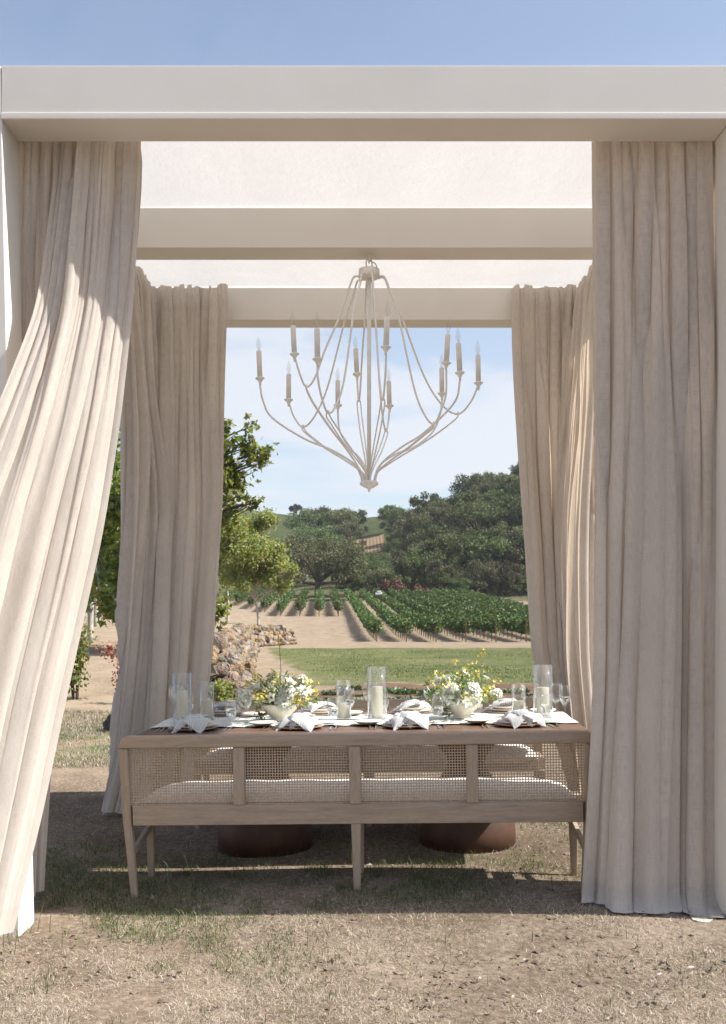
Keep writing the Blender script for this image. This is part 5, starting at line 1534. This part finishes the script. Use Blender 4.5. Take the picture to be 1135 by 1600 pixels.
# ------------------------------------------------------------------ oaks on the hills
def oak_parts(seed, wide, high, mat, nleaf=5200, leaf=0.42):
    g = np.random.default_rng(seed)
    cl = []
    for _ in range(22):
        a = g.uniform(0, 2*math.pi); r = wide*np.sqrt(g.uniform(0, 1))*0.75
        zz = high*(0.42 + 0.42*g.uniform(0, 1)*(1-0.6*(r/wide)**2) + 0.05)
        cl.append((np.array([r*math.cos(a), r*math.sin(a), zz]), wide*g.uniform(0.22, 0.38)))
    for _ in range(7):
        a = g.uniform(0, 2*math.pi); r = wide*0.75
        cl.append((np.array([r*math.cos(a), r*math.sin(a), high*g.uniform(0.22, 0.4)]), wide*g.uniform(0.2, 0.3)))
    tot = sum(r*r for _, r in cl)
    P = clump_points(cl, nleaf/tot, g, 0.25)
    crown = leafy(P, leaf, g, M[mat], 'crown', aspect=0.8)
    tm = MB()
    tm.tube([(0, 0, -0.5), (0.1, 0, high*0.2), (0, 0.1, high*0.45)], [wide*0.075, wide*0.055, wide*0.03], 8)
    for c, r in cl[::3]: tm.tube([(0.05, 0, high*0.2), (c[0]*0.5, c[1]*0.5, high*0.2+(c[2]-high*0.2)*0.6), tuple(c)], [wide*0.03, wide*0.02, 0.05], 5, False)
    return crown, tm.mesh('trunk', M['bark'], True)
oaks = [oak_parts(1, 6.5, 11, 'leaf_oak'), oak_parts(2, 7.5, 12, 'leaf_oak_green'), oak_parts(3, 5.5, 11, 'leaf_oak_green'), oak_parts(4, 7.0, 10, 'leaf_oak'), oak_parts(5, 4.5, 9, 'leaf_oak_green', 4200)]
big_oak = oak_parts(6, 10.5, 13.0, 'leaf_oak', 15000, 0.36)
def oak(px, D, kind, s, label, group, sparse=False):
    x = PX(px, D); y = D+CY
    t = empty('oak_tree', (x, y, gz(x, y)), (0, 0, rnd.uniform(0, 6.28)), label, 'tree', group)
    c, tr = big_oak if kind == 'big' else oaks[kind]
    link_mesh('trunk', tr, t); link_mesh('crown', c, t)
    t.scale = (s, s, s*rnd.uniform(0.9, 1.12))
    return t
oak(497, 186, 'big', 0.98, 'large dark olive oak at the far end of the vine rows', 'single oaks')
oak(437, 200, 0, 1.0, 'dark oak just left of the large olive oak', 'single oaks')
oak(550, 192, 4, 0.55, 'rounded grey-green oak just right of the large olive oak', 'single oaks')
oak(463, 425, 4, 0.8, 'thin lone tree on the green ridge at the left', 'ridge trees')
oak(536, 345, 1, 1.0, 'dark oak standing up on the ridge behind the large oak', 'ridge trees')
oak(612, 345, 2, 1.05, 'grey oak on the skyline above the brown vineyard patch', 'ridge trees')
gl = 'dense dark green oak on the wooded hillside right of the vineyard'
gg = 'oaks covering the right hillside'
hrng = random.Random(77)
spots = []
# front fringe
for px in range(592, 905, 17): spots.append((px+hrng.uniform(-5, 5), hrng.uniform(178, 190), hrng.uniform(0.45, 0.75)))
for D0, p0, stp in ((200, 648, 24), (214, 660, 25), (228, 652, 25), (243, 660, 24), (258, 654, 24), (274, 648, 23), (292, 644, 23), (315, 640, 26)):
    px = p0
    while px < 905:
        spots.append((px+hrng.uniform(-7, 7), D0+hrng.uniform(-5, 5), hrng.uniform(0.75, 1.1))); px += stp
for (px, D, s) in spots:
    band = 'at the foot of the wooded hill, just above the vines' if D < 195 else ('midway up the wooded hill right of the vineyard' if D < 262 else 'near the crest of the wooded hill at the right')
    oak(px, D, hrng.randrange(5), s, 'dark green oak ' + band, 'oaks ' + band)
for px, D, s in ((606, 192, 0.4), (622, 198, 0.5), (612, 214, 0.5), (630, 226, 0.6), (622, 245, 0.6), (636, 262, 0.7), (618, 280, 0.6), (640, 206, 0.6)): oak(px, D, hrng.randrange(5), s, 'smaller oak at the left edge of the wooded hill', 'small oaks at the edge of the wood')
# scrub left of the gap, behind the big oak
for (px, D, s) in ((520, 230, 0.95), (475, 240, 1.1), (540, 215, 0.75), (505, 270, 1.2), (448, 225, 1.0), (492, 290, 1.2), (520, 310, 1.1), (415, 215, 0.9), (545, 320, 0.9), (466, 285, 1.0), (482, 330, 1.3), (508, 340, 1.4), (532, 335, 1.25), (556, 352, 1.1), (530, 255, 0.8), (455, 265, 0.9), (590, 205, 0.5), (525, 300, 0.8), (490, 320, 0.7), (430, 240, 0.7), (580, 188, 0.45), (565, 186, 0.4), (558, 204, 0.5), (574, 212, 0.55), (588, 224, 0.6), (600, 210, 0.5), (566, 232, 0.6), (545, 226, 0.7)):
    oak(px, D, hrng.randrange(5), s, 'grey-green oak in the thicket behind the large olive oak', 'thicket behind the large oak')
oak(668, 300, 2, 1.25, 'tall loose-crowned oak breaking the skyline right of the gap', 'ridge trees')
oak(745, 300, 1, 1.2, 'tall dark oak on the crest of the right hill', 'ridge trees')
# coloured shrubs at the edge of the wood
def hill_shrub(px, D, s, mat, label, seed):
    x = PX(px, D); y = D+CY
    t = empty('shrub', (x, y, gz(x, y)), None, label, 'shrub')
    g = np.random.default_rng(seed)
    cl = [(np.array([g.normal()*0.9, g.normal()*0.6, 1.2+g.uniform(0, 1.2)])*s, 0.9*s) for _ in range(9)]
    link_mesh('leaves', leafy(clump_points(cl, 260, g, 0.3), 0.26, g, M[mat], 'leaves'), t)
    MB().tube([(0, 0, -0.3), (0, 0, 1.2*s)], [0.12*s, 0.05*s], 6).build('stem', M['bark'], t)
hill_shrub(615, 176, 1.25, 'leaf_rust', 'rust-brown shrub at the upper edge of the vineyard', 81)
hill_shrub(663, 175, 0.8, 'leaf_red', 'red shrub at the upper edge of the vineyard', 82)
hill_shrub(685, 175, 0.55, 'leaf_rust', 'small rusty shrub right of the red shrub', 83)
hill_shrub(592, 177, 0.6, 'leaf_rust', 'low brownish shrub left of the rust-brown shrub', 84)
hill_shrub(640, 176, 0.5, 'leaf_yellow', 'low yellow-green shrub between the rust and red shrubs', 85)

# brown vineyard patch on the far slope
def hill_patch():
    nx, ny = 24, 24
    V = []
    D = np.linspace(300, 345, ny)
    cols = np.linspace(556, 600, nx)
    for d in D:
        for c in cols:
            x = PX(c, d); V.append((x, d+CY, gz(x, d+CY)+0.15))
    i = np.arange(nx*ny).reshape(ny, nx)
    f = np.stack([i[:-1, :-1], i[:-1, 1:], i[1:, 1:], i[1:, :-1]], -1).reshape(-1, 4)
    m, nt, out = new_mat('ploughed_rows')
    g = N(nt, 'ShaderNodeNewGeometry')
    mp = N(nt, 'ShaderNodeMapping', {'Scale': (1.0, 0.22, 0)}); L(nt, g.outputs['Position'], mp.inputs[0])
    w = N(nt, 'ShaderNodeTexWave', {'Scale': 0.28, 'Distortion': 0.6, 'Detail': 2.0}); L(nt, mp.outputs[0], w.inputs['Vector'])
    r = ramp(nt, [(0.3, (0.17, 0.125, 0.075)), (0.7, (0.25, 0.185, 0.12))]); L(nt, w.outputs['Fac'], r.inputs[0])
    d_ = N(nt, 'ShaderNodeBsdfDiffuse'); L(nt, r.outputs[0], d_.inputs['Color']); L(nt, d_.outputs[0], out.inputs[0])
    o = link_mesh('field', np_mesh('field', V, f, True, m)); tag(o, 'brown ploughed field patch on the far slope', kind='structure')
hill_patch()

# black crumpled bag at the edge of the rear left curtain
def black_bag():
    D = 12.6; x = PX(176, D); y = D+CY
    bm = bmesh.new(); bmesh.ops.create_icosphere(bm, subdivisions=3, radius=0.115)
    g = np.random.default_rng(4)
    for v in bm.verts:
        n = 1 + 0.22*math.sin(v.co.x*38+v.co.z*21) + 0.18*math.sin(v.co.y*33+v.co.z*45)
        v.co = Vector((v.co.x*n*0.9, v.co.y*n, max(-0.07, v.co.z*n*1.25)))
    me = bpy.data.meshes.new('black_bag'); bm.to_mesh(me); bm.free(); me.materials.append(M['black'])
    for p in me.polygons: p.use_smooth = True
    o = link_mesh('black_bag', me, None, None, (x, y, gz(x, y)+0.07)); tag(o, 'small black crumpled bag on the grass behind the rear left curtain', 'bag')
black_bag()

# ------------------------------------------------------------------ summer haze in the valley
def build_haze():
    me = MB().box(-700, 700, -90, 1000, -4, 130).mesh('haze')
    m, nt, out = new_mat('valley_haze')
    v = N(nt, 'ShaderNodeVolumePrincipled', {'Density': HAZE, 'Anisotropy': 0.2, 'Color': (0.86, 0.92, 1.0, 1)})
    L(nt, v.outputs[0], out.inputs['Volume'])
    me.materials.append(m)
    o = link_mesh('haze', me); tag(o, 'thin summer haze in the valley air', 'haze', kind='stuff')
HAZE = 0.00016
build_haze()
